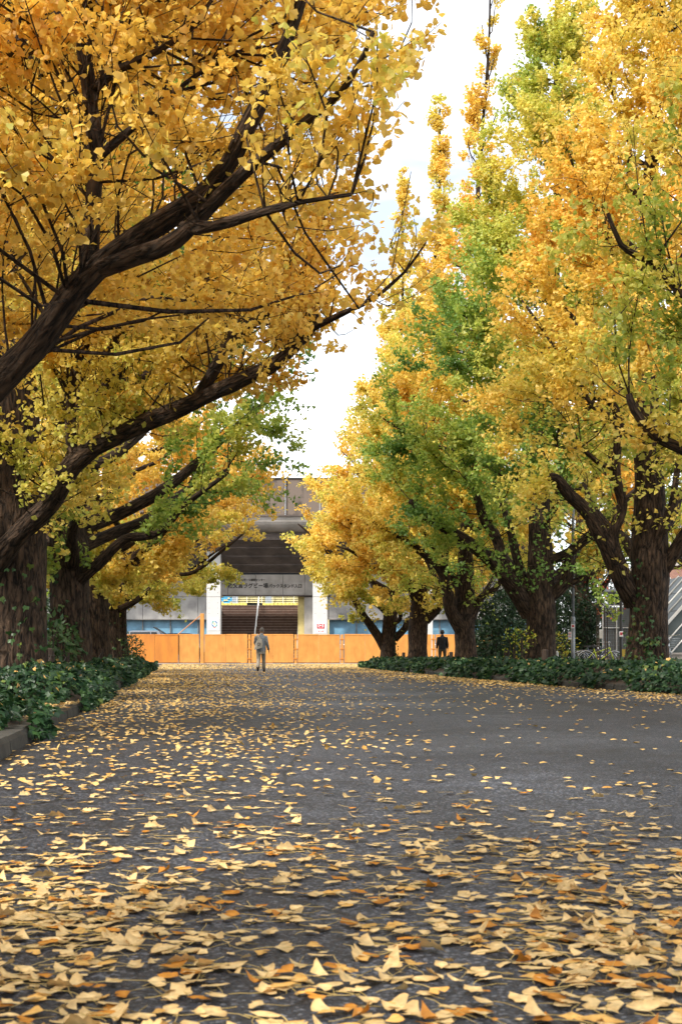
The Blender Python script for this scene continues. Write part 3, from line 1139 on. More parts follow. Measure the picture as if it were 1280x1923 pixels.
tree("ginkgo_tree", "thick trunked ginkgo nearest the kerb corner with a long low limb over the road", row_l(18.4), 18.4, 25, 0.47, ENV_L, 1, hand1,
     n_low=4, n_mid=10, n_high=6, n_br=330, n_tw=3400, per=33, size=0.070, tmpl=LEAF_MID, g0=0.27, g1=0.24, zdense=11.0, seed=12, lean=(-0.4, 0), group=GL, ivy=120,
     lowaz=(2.6, 3.9, 1.2, -2.2), leaf_parts=120, hand_sprays=3, avoid=lambda p: ((p[:, 0] > -3.3) & (p[:, 2] < 3.2 + 0.2 * (p[:, 0] + 3.3)) & (p[:, 1] < 17.5)) | ((p[:, 0] > -2.9) & (p[:, 2] < 4.7) & (p[:, 1] >= 16.5)) | (p[:, 0] > np.interp(p[:, 2], [3.4, 4.4, 5.6, 8], [-0.25, -0.1, 0.12, 0.0])) & (seg_dist(p, at(590, 610, 13.4), at(800, 455, 12.7)) > 0.42), gz=lambda p: 0.22 * np.clip((5.2 - p[:, 2]) / 1.5, 0, 1) * (p[:, 0] < -2.4), **NEAR0)

tree("ginkgo_tree", "green patched ginkgo standing second behind the thick trunk by the log posts", row_l(27.4), 27.4, 25, 0.43, sc_env(ENV_L, 1.0), 1, (), avoid=lambda p: p[:, 0] > -0.5, n_low=7,
     n_br=260, n_tw=2150, per=30, size=0.112, g0=0.66, g1=0.36, zdense=14, seed=13, gz=lambda p: 0.26 * np.clip((p[:, 0] + 4.6) / 1.5, 0, 1), group=GL, ivy=260, trunk_fine=True, lowaz=(0.2, -0.5, 0.9, -1.3, 2.5, 3.6, -2.4))
for i, (dd, g0, lb) in enumerate([(36.4, 0.22, "orange gold ginkgo third behind the thick trunk, low limbs over ivy"),
                                  (45.2, 0.30, "gold ginkgo fourth behind the thick trunk reaching towards the stairs"),
                                  (53.5, 0.36, "yellow ginkgo last of its row by the ivy bed end and orange panels")]):
    tree("ginkgo_tree", lb, row_l(dd), dd, 25 - i, 0.38, sc_env(ENV_LF, (1.0, 1.04, 0.92)[i]), 1, (), n_low=7, n_br=230, n_tw=1600, per=30, size=0.142,
         g0=g0, g1=0.36, zdense=17, seed=14 + i, group=GL, lowaz=(0.1, -0.6, 0.7, -1.2, 2.4, 3.5, -2.3), ivy=60,
         gz=lambda p: 0.25 * np.clip((5.0 - p[:, 2]) / 2, 0, 1))

# right row
tree("ginkgo_tree", "yellow green ginkgo at the top corner whose trunk is out of view", row_r(17.6), 17.6, 24, 0.45, sc_env(ENV_R, 0.74), -1,
     [([(row_r(17.6) - .1, 17.6, 2.9), at(1500, 800, 17.2), at(1380, 700, 17.0), at(1260, 530, 17.2), at(1195, 480, 17.2), at(1165, 460, 17.1), at(1140, 400, 17.0)], 0.13, 0.025),
      ([(row_r(17.6) - .1, 17.6, 2.2), at(1480, 960, 17.0), at(1380, 900, 16.8), at(1285, 845, 16.6), at(1230, 820, 16.6), at(1190, 770, 16.5), at(1180, 740, 16.5)], 0.13, 0.04)],
     n_low=4, n_mid=9, n_high=6, n_br=420, rough=0.13, n_tw=2300, per=30, size=0.095, tmpl=LEAF_FAR, g0=0.44, g1=0.45, seed=31, group=GR, near=True, zdense=11,
     lowaz=(-2.2, 2.4, 0.2, 1.2), asym=0.9, gtop=0.10)
hand_t1 = [
    ([at(1190, 1130, 26.8), at(1165, 1085, 26.5), at(1135, 1020, 26.2), at(1105, 965, 26.0), at(1070, 930, 25.8), at(1045, 900, 25.6), at(1030, 895, 25.5)], 0.21, 0.09),
    ([at(1172, 1080, 26.4), at(1150, 1010, 26.2), at(1168, 950, 26.1), at(1155, 890, 26.0), at(1160, 800, 26.0), at(1150, 760, 25.9), at(1115, 745, 25.8)], 0.13, 0.06),
    ([at(1215, 1110, 26.8), at(1250, 1060, 26.6), at(1280, 1010, 26.4), at(1310, 960, 26.2), at(1340, 880, 26.0)], 0.17, 0.06),
    ([at(1160, 880, 26.0), at(1125, 870, 25.8), at(1090, 840, 25.6)], 0.06, 0.03),
    ([at(1220, 1060, 26.6), at(1240, 1000, 26.3), at(1262, 940, 26.2), at(1275, 840, 26.0)], 0.10, 0.04),
]
tree("ginkgo_tree", "orange gold ginkgo with ivied trunk next to the lime bicycle", row_r(26.8), 26.8, 23, 0.385, sc_env(ENV_R, 0.72), -1, hand_t1, n_low=3, n_mid=12,
     n_br=560, rough=0.13, topw=0.3, n_tw=3200, per=32, size=0.105, g0=0.42, g1=0.27, seed=32, lean=(0.5, 0), group=GR, ivy=420, trunk_fine=True, lowaz=(-0.2, 0.9, 1.9),
     gz=lambda p: 0.22 * np.clip((5.0 - p[:, 2]) / 2.5, 0, 1) - 0.10 * np.clip((p[:, 2] - 6) / 4, 0, 1), asym=0.9, clear=(6.2, 2.7))
hand_t2 = [
    ([at(995, 1150, 35.7), at(965, 1105, 35.4), at(930, 1060, 35.2), at(895, 1030, 35.0), at(850, 1000, 34.8), at(805, 975, 34.5), at(770, 940, 34.2)], 0.27, 0.07),
    ([at(940, 1070, 35.2), at(935, 1020, 35.1), at(908, 975, 35.0), at(895, 935, 34.9), at(885, 900, 34.9)], 0.16, 0.08),
    ([at(1010, 1140, 35.7), at(1050, 1105, 35.5), at(1068, 1075, 35.4), at(1068, 1040, 35.4), at(1085, 1020, 35.3), at(1110, 1000, 35.2)], 0.19, 0.10),
    ([at(1045, 1105, 35.5), at(1095, 1085, 35.4), at(1130, 1065, 35.3), at(1160, 1030, 35.2)], 0.10, 0.03),
    ([at(985, 1110, 35.7), at(955, 990, 36.0), at(942, 940, 36.3), at(925, 905, 36.6)], 0.15, 0.06),
]
tree("ginkgo_tree", "tall green and lime ginkgo with a wide forked trunk by the lamp post", row_r(35.7), 35.7, 24, 0.41, sc_env(ENV_R, 1.12), -1, hand_t2, n_low=3, n_mid=12,
     n_br=640, rough=0.12, topw=0.8, n_tw=4200, per=32, size=0.112, g0=0.86, g1=0.22, seed=33, lean=(0.9, 0), group=GR, asym=0.92, trunk_fine=True, lowaz=(-0.2, 0.9, 1.9), gtop=-0.22,
     gz=lambda p: -0.16 * np.clip((p[:, 0] - 5.6) / 2, 0, 1), clear=(5.2, 2.6))
tree("ginkgo_tree", "sparse topped orange ginkgo with twin stems in front of the dark hedge", row_r(46), 46.0, 26.5, 0.36, sc_env(ENV_R, 0.92), -1,
     [([at(872, 1190, 46), at(848, 1150, 45.8), at(838, 1105, 45.6), at(828, 1070, 45.5), at(790, 1035, 45.2), at(755, 1010, 45.0), at(700, 980, 44.6)], 0.26, 0.05),
      ([at(838, 1105, 45.6), at(835, 1060, 45.6), at(842, 1010, 45.6)], 0.14, 0.05),
      ([at(885, 1160, 46), at(905, 1120, 46), at(930, 1105, 46), at(950, 1070, 46)], 0.16, 0.06)],
     n_low=3, n_mid=12, n_br=480, rough=0.13, n_tw=2300, per=30, size=0.135, g0=0.50, g1=0.20, seed=34, lean=(0.9, 0), group=GR, gtop=-0.2, lowaz=(-2.4, 0.9, 2.3), thin_top=0.66, n_high=14, clear=(4.6, 2.2),
     gz=lambda p: 0.18 * np.clip((5.5 - p[:, 2]) / 2.5, 0, 1))
tree("ginkgo_tree", "gold ginkgo with a stout dark trunk, between the twin stemmed and the leaning one", row_r(56.5), 56.5, 25.6, 0.40, sc_env(ENV_R, 0.98), -1,
     [([at(790, 1170, 56.5), at(775, 1120, 56.3), at(765, 1100, 56.2), at(735, 1075, 56.0)], 0.2, 0.05),
      ([at(800, 1165, 56.5), at(825, 1140, 56.3), at(830, 1120, 56.2)], 0.2, 0.09)],
     n_low=4, n_mid=11, n_br=460, rough=0.12, n_tw=2100, per=28, size=0.16, g0=0.42, g1=0.26, seed=35, lean=(1.0, 0), group=GR, lowaz=(-2.6, 3.3, 0.9, 2.3), n_high=14, clear=(4.4, 1.8))
tree("ginkgo_tree", "yellow ginkgo with a leaning side stem at the ivy tip before the panels", row_r(66), 66.0, 26.0, 0.38, [(z, r * (1.24 if z < 9 else 1.0)) for z, r in ENV_R], -1,
     [([at(722, 1215, 66), at(700, 1180, 65.8), at(675, 1145, 65.5), at(655, 1105, 65.2), at(648, 1085, 65.0)], 0.27, 0.09),
      ([at(740, 1200, 66), at(760, 1180, 66), at(765, 1160, 66)], 0.2, 0.12)],
     n_low=5, n_mid=11, n_br=480, rough=0.13, n_tw=2250, per=28, size=0.17, g0=0.44, g1=0.34, seed=36, lean=(0.8, 0), group=GR, lowaz=(3.3, -2.5, 2.4, 0.6, -1.2), ivy=120, n_high=14, clear=(4.2, 1.6),
     gz=lambda p: 0.12 * np.clip((8 - p[:, 2]) / 4, 0, 1))
# trees of the rows behind
BACK = [(-13.5, 20, 20, 0.35, "gold ginkgo behind the thick left trunk, seen through limbs"), (-15.5, 31, 22, 0.5, "green gold ginkgo behind the second left trunk and the stone wall"),
        (-17.5, 43, 22, 0.3, "orange ginkgo behind the left row beside the stone wall"), (16.5, 36, 20, 0.25, "orange ginkgo behind the ivied trunk near the brick house"),
        (12.2, 43, 22, 0.15, "deep orange ginkgo behind the forked trunk and lamp post"), (10.6, 56, 22, 0.4, "gold ginkgo above the dark hedge behind the twin stems")]
for i, (x, y, H, g0, lb) in enumerate(BACK):
    tree("ginkgo_tree", lb, x, y, H, 0.4, sc_env(ENV_R, 0.95, 0.85) if x < 0 else [(z + 2.2, r) for z, r in sc_env(ENV_R, 0.85, 0.8)], 1 if x < 0 else -1, (), n_low=5, n_mid=8, n_high=4, n_br=120, n_tw=520, per=24, size=0.25,
         g0=g0, g1=0.3, seed=60 + i, group="ginkgo trees of the rows behind", twig_mesh=False)

# ------------------------------------------------------------------ ivy beds


def ivy_bed(name, label, fn, side, d0, d1, width, gaps, seed, parts=0, bare=0.0):
    rng = np.random.default_rng(seed)
    root = empty(name, (fn((d0 + d1) / 2) + side * 1.0, (d0 + d1) / 2, 0), label, "ivy bed")
    org = np.array(ORG[root.name])

    def height(u, d):
        """u: 0 at kerb .. width"""
        h = 0.14 + 0.31 * np.clip(u / 0.45, 0, 1) ** 0.7 * np.clip((width - u) / 0.6, 0, 1)
        h = h + 0.10 * vnoise(np.stack([u, d, d * 0], axis=1), 1.7, seed) * np.clip(u / 0.3, 0, 1)
        h = np.where(d < bare, 0.14 + (h - 0.14) * 0.75, h)
        e = np.clip((d - d0) / 0.7, 0.0, 1) * np.clip((d1 - d) / 1.6, 0.0, 1)
        h = 0.12 + (h - 0.12) * e
        for (a, b, k) in gaps:
            m = np.clip((d - a) / 0.5, 0, 1) * np.clip((b - d) / 0.5, 0, 1) * np.clip((k - u) / 0.3, 0, 1)
            h = h * (1 - m) + 0.125 * m
        return h

    us = np.linspace(0.02, width, 9)
    dv = np.arange(d0, d1 + 0.01, 0.4)
    U, Dg = np.meshgrid(us, dv)
    hh = height(U.ravel(), Dg.ravel()) - 0.06
    fx = np.array([fn(d) for d in Dg.ravel()])
    V = np.stack([fx + side * (0.10 + U.ravel()), Dg.ravel(), hh], axis=1)
    n, m = len(dv), len(us)
    i = np.arange(n - 1)[:, None] * m
    k = np.arange(m - 1)[None, :]
    Fq = np.stack([i + k, i + k + 1, i + m + k + 1, i + m + k], axis=-1).reshape(-1, 4)
    link("soil_mound", np_mesh("soil_mound", V - org, Fq.ravel(), np.full(len(Fq), 4), True), MATS["soil"], root)
    # leaves
    Ps, Ds, Ns, Ss, Cs = [], [], [], [], []
    d = d0
    while d < d1:
        e = min(d + 2.0, d1)
        dens = 620 if d < 14 else (400 if d < 30 else 200)
        szf = 0.078 if d < 14 else (0.094 if d < 30 else 0.13)
        cnt = int(dens * (e - d) * (width + 0.25))
        u = rng.uniform(-0.22, width, cnt)
        y = rng.uniform(d, e, cnt)
        h = height(np.clip(u, 0, width), y)
        over = u < 0.06
        z = h + rng.uniform(-0.05, 0.05, cnt)
        z = np.where(over, rng.uniform(0.03, 0.34, cnt), z)
        keep = np.ones(cnt, bool)
        for (a, b, kk) in gaps:
            keep &= ~((y > a + 0.35) & (y < b - 0.35) & (u < kk - 0.12) & (rng.uniform(size=cnt) > 0.05))
        keep &= ~(over & (vnoise(np.stack([y, y * 0, y * 0], axis=1), 0.8, seed + 4) < -0.25))
        keep &= ~(over & (y > bare - 4.2) & (y < bare))
        fx = np.array([fn(q) for q in y])
        uu = np.where(over, -rng.uniform(0.0, 0.14, cnt) + 0.02, u + 0.1)
        P = np.stack([fx + side * uu, y, z], axis=1)
        slope = np.clip(1 - u / 0.6, 0, 1)
        Nn = np.stack([-side * (0.25 + 1.1 * slope), -0.25 * np.ones(cnt), 0.8 * np.ones(cnt)], axis=1) + 0.55 * rng.normal(size=(cnt, 3))
        D = np.stack([-side * (0.5 + slope), -0.4 * np.ones(cnt), -0.5 * np.ones(cnt)], axis=1) + 0.7 * rng.normal(size=(cnt, 3))
        col = ramp(rng.uniform(0, 1, cnt) ** 1.3, [(0, (0.013, 0.040, 0.019)), (0.6, (0.028, 0.076, 0.028)), (0.92, (0.055, 0.12, 0.033)), (1, (0.16, 0.22, 0.04))])
        Ps.append(P[keep]); Ds.append(D[keep]); Ns.append(unit(Nn)[keep]); Ss.append((szf * rng.uniform(0.6, 1.35, cnt))[keep]); Cs.append(col[keep])
        d = e
    P, D, Nn, sz, col = map(np.concatenate, (Ps, Ds, Ns, Ss, Cs))
    if parts:
        px = CX + P[:, 0] * F_PX / P[:, 1]
        idx = np.where((px > 2) & (px < 1278))[0]
        idx = idx[np.argsort(P[idx, 1] - 2.0 * P[idx, 2])[:parts]]
        from mathutils import Matrix
        var = []
        for c in range(5):
            cc = ramp(np.array([0.15 + 0.17 * c]), [(0, (0.013, 0.040, 0.019)), (0.6, (0.028, 0.076, 0.028)), (1, (0.06, 0.13, 0.033))])
            T, Fq, Sq = LEAF_IVY
            me = np_mesh("leaf", T, Fq, Sq, False, col=np.repeat(cc, len(T), axis=0))
            me.materials.append(MATS["evergreen_leaf"])
            var.append(me)
        for j, i in enumerate(idx):
            dd = Vector(D[i]).normalized()
            s = dd.cross(Vector(Nn[i])).normalized()
            nn = s.cross(dd)
            lo = bpy.data.objects.new("leaf", var[j % 5])
            COL.objects.link(lo)
            lo.parent = root
            lo.matrix_local = Matrix.Translation(P[i] - org) @ Matrix((s, dd, nn)).transposed().to_4x4() @ Matrix.Scale(float(sz[i]), 4)
        m_ = np.ones(len(P), bool)
        m_[idx] = False
        P, D, Nn, sz, col = P[m_], D[m_], Nn[m_], sz[m_], col[m_]
    nr = P[:, 1] < 22
    V, F, S, C = join([leaf_cloud((P - org)[k_], D[k_], Nn[k_], sz[k_], col[k_], t_) for k_, t_ in ((nr, LEAF_IVY), (~nr, LEAF_IVY_FAR)) if k_.any()])
    setp(link("ivy_leaves", np_mesh("ivy_leaves", V, F, S, False, col=C), MATS["evergreen_leaf"], root), kind="stuff")
    # a few yellow leaves caught in the ivy
    n = int((d1 - d0) * 5)
    u = rng.uniform(0.1, width * 0.8, n)
    y = d0 + (d1 - d0) * rng.uniform(0, 1, n) ** 1.5
    Pc = np.stack([np.array([fn(q) for q in y]) + side * (u + 0.1), y, height(u, y) + 0.06], axis=1)
    V, F, S, C = leaf_cloud(Pc - org, rng.normal(size=(n, 3)) + np.array([0, 0, -0.3]), np.array([0, -0.3, 1.0]) + 0.4 * rng.normal(size=(n, 3)),
                            rng.uniform(0.06, 0.09, n), ramp(rng.uniform(0, 1, n), [(0, (0.72, 0.42, 0.12)), (1, (0.75, 0.5, 0.2))]), LEAF_NEAR)
    setp(link("caught_leaves", np_mesh("caught_leaves", V, F, S, False, col=C), MATS["fallen_leaf"], root), kind="stuff")
    return root


ivy_bed("ivy_bed", "dark green ivy bed with log posts under the thick trunked trees", kerb_l, -1, 9.0, 61.0, 2.2, [(11.0, 14.4, 1.1)], 71, parts=260, bare=14.5)
ivy_bed("ivy_bed", "dark green ivy bed in front of the lamp post and bicycles", kerb_r, 1, 15.0, 70.0, 2.6, [(25.0, 26.6, 0.7), (39.0, 44.0, 0.5)], 72, parts=160)

# ------------------------------------------------------------------ fallen leaves
from mathutils import Matrix, Euler


def fallen_variant(rng):
    """one curled ginkgo leaf with its stalk: arrays in a unit of leaf width, lying near z = 0"""
    k = 11
    th = np.linspace(-1.12, 1.12, k) * rng.uniform(0.75, 1.12)
    notch = rng.uniform(0.05, 0.42)
    rad = 0.72 * (1 - notch * np.exp(-(th / 0.14) ** 2)) + 0.03 * np.sin(th * rng.uniform(8, 15) + rng.uniform(0, 6)) + 0.018 * rng.normal(size=k)
    rim = np.stack([np.sin(th) * rad, np.cos(th) * rad], axis=1)
    mid = np.stack([np.sin(th), np.cos(th)], axis=1) * 0.38
    xy = np.concatenate([[(0, 0)], mid, rim])
    x, y = xy[:, 0], xy[:, 1]
    typ = rng.uniform()
    a, b = rng.normal() * 0.13, rng.normal() * 0.10
    z = a * x * x + b * y * y + 0.12 * rng.normal() * x * y + 0.018 * np.sin(x * 14 + rng.uniform(0, 6))
    if typ < 0.13:                      # folded, standing up
        fold = rng.uniform(0.5, 1.1)
        z = z + (np.sqrt(x * x + 0.03) - 0.17) * fold * np.where(x > 0, 1.0, rng.uniform(0.1, 0.9))
        x = x * 0.8
    elif typ < 0.22:
        z = z + np.maximum(0, y - 0.2) ** 2 * rng.uniform(1.2, 2.2)
        y = y * 0.85
    V = np.stack([x, y, z], axis=1)
    F, S = [], []
    for i in range(k - 1):
        F += [0, 1 + i + 1, 1 + i]; S.append(3)
        F += [1 + i, 2 + i, 1 + k + i + 1, 1 + k + i]; S.append(4)
    # stalk
    c = rng.normal() * 0.6
    ln = rng.uniform(0.75, 1.3)
    st = []
    for t in np.linspace(0, 1, 4):
        st.append((c * t * t * 0.5, -ln * t, 0.02 + rng.uniform(-0.02, 0.06) * t))
    n0 = len(V)
    sv = []
    for (px, py, pz) in st:
        for q in range(3):
            aa = q * 2.094
            sv.append((px + 0.017 * math.cos(aa), py, pz + 0.017 * math.sin(aa)))
    V = np.concatenate([V, np.array(sv)])
    for i in range(3):
        for q in range(3):
            q2 = (q + 1) % 3
            F += [n0 + i * 3 + q, n0 + i * 3 + q2, n0 + i * 3 + 3 + q2, n0 + i * 3 + 3 + q]; S.append(4)
    V[:, 2] -= np.percentile(V[:, 2], 12)
    tone = rng.uniform()
    if tone < 0.74:
        c0 = np.array((0.76, 0.55, 0.26)) * rng.uniform(0.85, 1.08)
    elif tone < 0.92:
        c0 = np.array((0.74, 0.44, 0.13)) * rng.uniform(0.85, 1.05)
    else:
        c0 = np.array((0.58, 0.25, 0.04)) * rng.uniform(0.8, 1.1)
    C = np.tile(c0, (len(V), 1))
    C[1:12] *= 1.05
    C[12:23] *= np.array([0.94, 0.86, 0.75])
    C[n0:] = (0.62, 0.45, 0.16)
    words_ = (("pale" if tone < 0.74 else ("golden" if tone < 0.92 else "rusty orange")), ("folded upright" if typ < 0.13 else ("curled" if typ < 0.22 else "flat")))
    return V, np.array(F), np.array(S), C, words_


rngf = np.random.default_rng(99)
VARS = [fallen_variant(rngf) for _ in range(64)]


def leaf_density(x, d):
    u = x - np.interp(d, [0, 100], [kerb_l(0), kerb_l(100)])
    v = np.interp(d, *_KR) - x
    P = np.stack([x, d * 0.5, d * 0], axis=1)
    pn = vnoise(P, 1.3, 3) * 0.55 + vnoise(P, 0.45, 4) * 0.45
    fg = np.interp(d, [1.5, 3.0, 3.7, 4.6, 5.4, 6.5, 9], [330, 290, 165, 66, 26, 11, 3]) * np.clip(1.12 - 0.16 * (x + 0.2), 0.7, 1.3)
    left = np.interp(d, [4, 7, 12, 20, 40, 62], [50, 84, 100, 100, 80, 34]) * np.exp(-(np.clip(u, 0, 99) / np.interp(d, [4, 10, 20, 60], [2.3, 2.15, 2.6, 3.4])) ** 2.4)
    right = 70 * np.exp(-(np.clip(v, 0, 99) / np.interp(d, [15, 30, 66], [1.5, 1.5, 2.6])) ** 2)
    far = np.interp(d, [35, 60, 94], [0, 9, 22])
    base = np.interp(d, [5, 10, 30], [3.5, 3.5, 3.0])
    out = (np.maximum(fg, left) + right + far + base) * np.clip(1 + 1.1 * pn, 0.12, 2.2)
    ok = (u > 0.02) & ((v > 0.02) | (d > 69))
    return out * ok


def scatter(d0, d1, margin, reduce):
    """accepted (x, d) points on the road between two distances"""
    half = 0.2667 * d1 + margin
    area = 2 * half * (d1 - d0)
    mx = 560 if d0 < 5 else 230
    n = int(area * mx * reduce)
    x = rngf.uniform(-half, half, n)
    d = rngf.uniform(d0, d1, n)
    k = rngf.uniform(0, mx, n) < leaf_density(x, d)
    return x[k], d[k]


def variant_batch(pts, size_rng, zoff):
    parts = []
    which = rngf.integers(0, len(VARS), len(pts))
    for w in range(len(VARS)):
        sel = pts[which == w]
        if len(sel) == 0: continue
        V0, F0, S0, C0, _ = VARS[w]
        n, k = len(sel), len(V0)
        a = rngf.uniform(0, 6.283, n)
        s = rngf.uniform(*size_rng, n)
        tx, ty = rngf.normal(size=n) * 0.05, rngf.normal(size=n) * 0.05
        X = V0[None, :, 0] * np.cos(a)[:, None] - V0[None, :, 1] * np.sin(a)[:, None]
        Y = V0[None, :, 0] * np.sin(a)[:, None] + V0[None, :, 1] * np.cos(a)[:, None]
        Z = V0[None, :, 2] + tx[:, None] * X + ty[:, None] * Y
        Z = np.maximum(Z, 0.0)
        P = np.stack([sel[:, 0, None] + s[:, None] * X, sel[:, 1, None] + s[:, None] * Y, zoff + s[:, None] * Z + rngf.uniform(0, 0.006, n)[:, None]], axis=-1)
        C = C0[None] * rngf.uniform(0.84, 1.10, n)[:, None, None] * np.array([1, 1, 1])
        parts.append((P.reshape(-1, 3), (np.arange(n)[:, None] * k + F0[None]).ravel(), np.tile(S0, n), C.reshape(-1, 3)))
    return join(parts)


x, d = scatter(1.6, 6.0, 0.9, 1.0)
near = np.stack([x, d], axis=1)
pxn = CX + near[:, 0] * F_PX / near[:, 1]
pyn = HY + CAM_H * F_PX / near[:, 1]
inside = np.where((pxn > 15) & (pxn < 1265) & (pyn < 1915))[0]
inside = inside[np.argsort(near[inside, 1])[:300]]
vmesh = []
for (V0, F0, S0, C0, _) in VARS:
    me = np_mesh("fallen_leaf", V0, F0, S0, True, col=C0)
    me.materials.append(MATS["fallen_leaf"])
    vmesh.append(me)
for j, i in enumerate(inside):
    wv = int(rngf.integers(0, len(vmesh)))
    lo = bpy.data.objects.new("fallen_leaf", vmesh[wv])
    COL.objects.link(lo)
    s = float(rngf.uniform(0.038, 0.062))
    lo.location = (float(near[i, 0]), float(near[i, 1]), 0.004 + float(rngf.uniform(0, 0.006)))
    lo.rotation_euler = (float(rngf.normal() * 0.05), float(rngf.normal() * 0.05), float(rngf.uniform(0, 6.283)))
    lo.scale = (s, s, s)
    zone = ["left corner", "left of centre", "centre", "right of centre", "right corner"][int(np.clip(pxn[i] / 256, 0, 4))]
    strip = "by bottom edge" if pyn[i] > 1800 else "above bottom edge"
    setp(lo, f"{VARS[wv][4][0]} {VARS[wv][4][1]} ginkgo leaf on asphalt at {zone} {strip}", "fallen leaf", "large fallen ginkgo leaves in the foreground")
mk_ = np.ones(len(near), bool)
mk_[inside] = False
V, F, S, C = variant_batch(near[mk_], (0.038, 0.062), 0.004)
parts = [(V, F, S, C)]
xf, df = scatter(1.7, 5.0, 0.6, 0.3)                       # crumbled bits and loose stalks between the leaves
parts.append(variant_batch(np.stack([xf, df], axis=1), (0.010, 0.028), 0.002))
for (d0, d1, mg, red, tm, szr) in [(6.0, 9.5, 1.0, 1.0, LEAF_NEAR, (0.042, 0.066)), (9.5, 26, 2.0, 1.0, LEAF_NEAR, (0.045, 0.072)), (26, 60, 3.0, 0.55, LEAF_FAR, (0.07, 0.11)), (60, 96.5, 4.0, 0.40, LEAF_FAR, (0.085, 0.14))]:
    x, d = scatter(d0, d1, mg, red)
    n = len(x)
    P = np.stack([x, d, rngf.uniform(0.006, 0.026, n)], axis=1)
    a = rngf.uniform(0, 6.283, n)
    D = np.stack([np.cos(a), np.sin(a), rngf.normal(size=n) * 0.05], axis=1)
    Nn = np.array([0, 0, 1.0]) + rngf.normal(size=(n, 3)) * np.where(rngf.uniform(size=n) < 0.12, 0.5, 0.07)[:, None]
    col = ramp(rngf.uniform(0, 1, n), [(0, (0.60, 0.30, 0.07)), (0.15, (0.76, 0.48, 0.15)), (1, (0.76, 0.55, 0.25))])
    parts.append(leaf_cloud(P, D, Nn, rngf.uniform(*szr, n), col, tm))
V, F, S, C = join(parts)
print("fallen leaves tris", len(S))
setp(link("fallen_leaves", np_mesh("fallen_leaves", V, F, S, False, col=C), MATS["fallen_leaf"]), "yellow ginkgo leaf litter strewn over the road", "leaf litter", kind="stuff")
# litter on the bare soil behind the left kerb
n = 520
y = rngf.uniform(10.4, 14.4, n)
x = np.array([kerb_l(q) for q in y]) - rngf.uniform(0.0, 0.85, n)
P = np.stack([x, y, rngf.uniform(0.15, 0.18, n)], axis=1)
V, F, S, C = variant_batch(P[:, :2], (0.048, 0.072), 0.13)
setp(link("fallen_leaves", np_mesh("leaf_litter", V, F, S, False, col=C), MATS["fallen_leaf"]), "yellow leaves on the bare soil gap in the ivy behind the kerb", "leaf litter", kind="stuff")

# ------------------------------------------------------------------ log posts and rope
for i, (px, d, h) in enumerate([(72, 20.0, .80), (97, 21.8, .78), (125, 24.8, .76), (169, 31.0, .82), (190, 35.5, .84)]):
    p = Vector((ax(px, d), d, 0))
    pts = [(p.x, p.y, 0.02), (p.x + 0.005, p.y, h * 0.5), (p.x - 0.01 * (i % 2), p.y, h - 0.02), (p.x - 0.01 * (i % 2), p.y, h)]
    root = empty("log_post", (p.x, p.y, 0), "short dark log post in the ivy, " + ["closest to the kerb corner", "second from the kerb corner", "third from the kerb corner", "fourth from the kerb corner", "fifth and farthest from the kerb corner"][i], "post", "log posts in the ivy by the thick trunk")
    MB().tube(pts, [0.062, 0.06, 0.06, 0.045], 12).build("log", MATS["old_wood"], root, smooth=False)
    MB().tube([(p.x + 0.066 * math.cos(a), p.y + 0.066 * math.sin(a), h - 0.13) for a in np.linspace(0, 5.9, 14)], 0.009, 5, closed=True).build("rope_loop", MATS["rope_dark"], root)
posts = [(ax(px, d), d, h - 0.13) for (px, d, h) in [(72, 20.0, .80), (97, 21.8, .78), (125, 24.8, .76), (169, 31.0, .82), (190, 35.5, .84)]]
mb = MB()
for a, b in zip(posts[:-1], posts[1:]):
    mb.tube([(a[0] + (b[0] - a[0]) * t, a[1] + (b[1] - a[1]) * t, a[2] + (b[2] - a[2]) * t - 0.16 * math.sin(math.pi * t)) for t in np.linspace(0, 1, 9)], 0.009, 5)
setp(mb.build("rope", MATS["rope_dark"]), "dark rope sagging between the log posts in the ivy", "rope")
for i, (px, d, lb) in enumerate([(757, 62.0, "short stump post in ivy under the leaning stem tree"), (846, 52, "short stump post in ivy beside the standing person"), (1022, 31.5, "short square stump post in ivy beside the lamp post"), (950, 37.0, "dark stump post in ivy under the forked trunk")]):
    p = Vector((ax(px, d), d, 0))
    MB_ = MB().tube([(p.x, p.y, 0.05), (p.x, p.y, 0.5), (p.x + .01, p.y, 0.78), (p.x + .01, p.y, 0.8)], [0.085, 0.08, 0.08, 0.06], 10)
    setp(MB_.build("stump_post", MATS["old_wood"]), lb, "post", "stump posts in the ivy by the lamp post")

# ------------------------------------------------------------------ orange hoarding
FD = 97.6
fz0, fz1 = 0.07, az_(1191, FD)
fence = empty("orange_hoarding", (ax(560, FD), FD, 0), "long orange steel panel hoarding across the end of the avenue", "fence")


def panel(x0, x1, old=False):
    m = MB()
    X0, X1 = ax(x0, FD) + R.uniform(0.002, 0.007), ax(x1, FD) - R.uniform(0.002, 0.007)
    yf = FD - (0.12 if old else 0.0)
    tw_ = R.uniform(-0.012, 0.012)
    m.box(X0, X1, yf, yf + 0.06, fz0 + R.uniform(-.015, .015), fz1 + R.uniform(-.02, .02), 0.010)
    m.v = [(a_, b_ + (a_ - X0) * tw_, c_) for a_, b_, c_ in m.v]
    p = m.build("panel", MATS["orange_paint_old" if old else "orange_paint"], fence)
    MB().box(X0 + 0.02, X1 - 0.02, yf - 0.018, yf - 0.002, fz1 - 0.09, fz1 - 0.03).build("top_rail", MATS["orange_paint_old" if old else "orange_paint"], p)
    MB().box(X0 + 0.02, X1 - 0.02, yf - 0.012, yf - 0.002, fz0 + 0.02, fz0 + 0.06).build("bottom_rust", MATS["rusty_edge"], p)
    return p


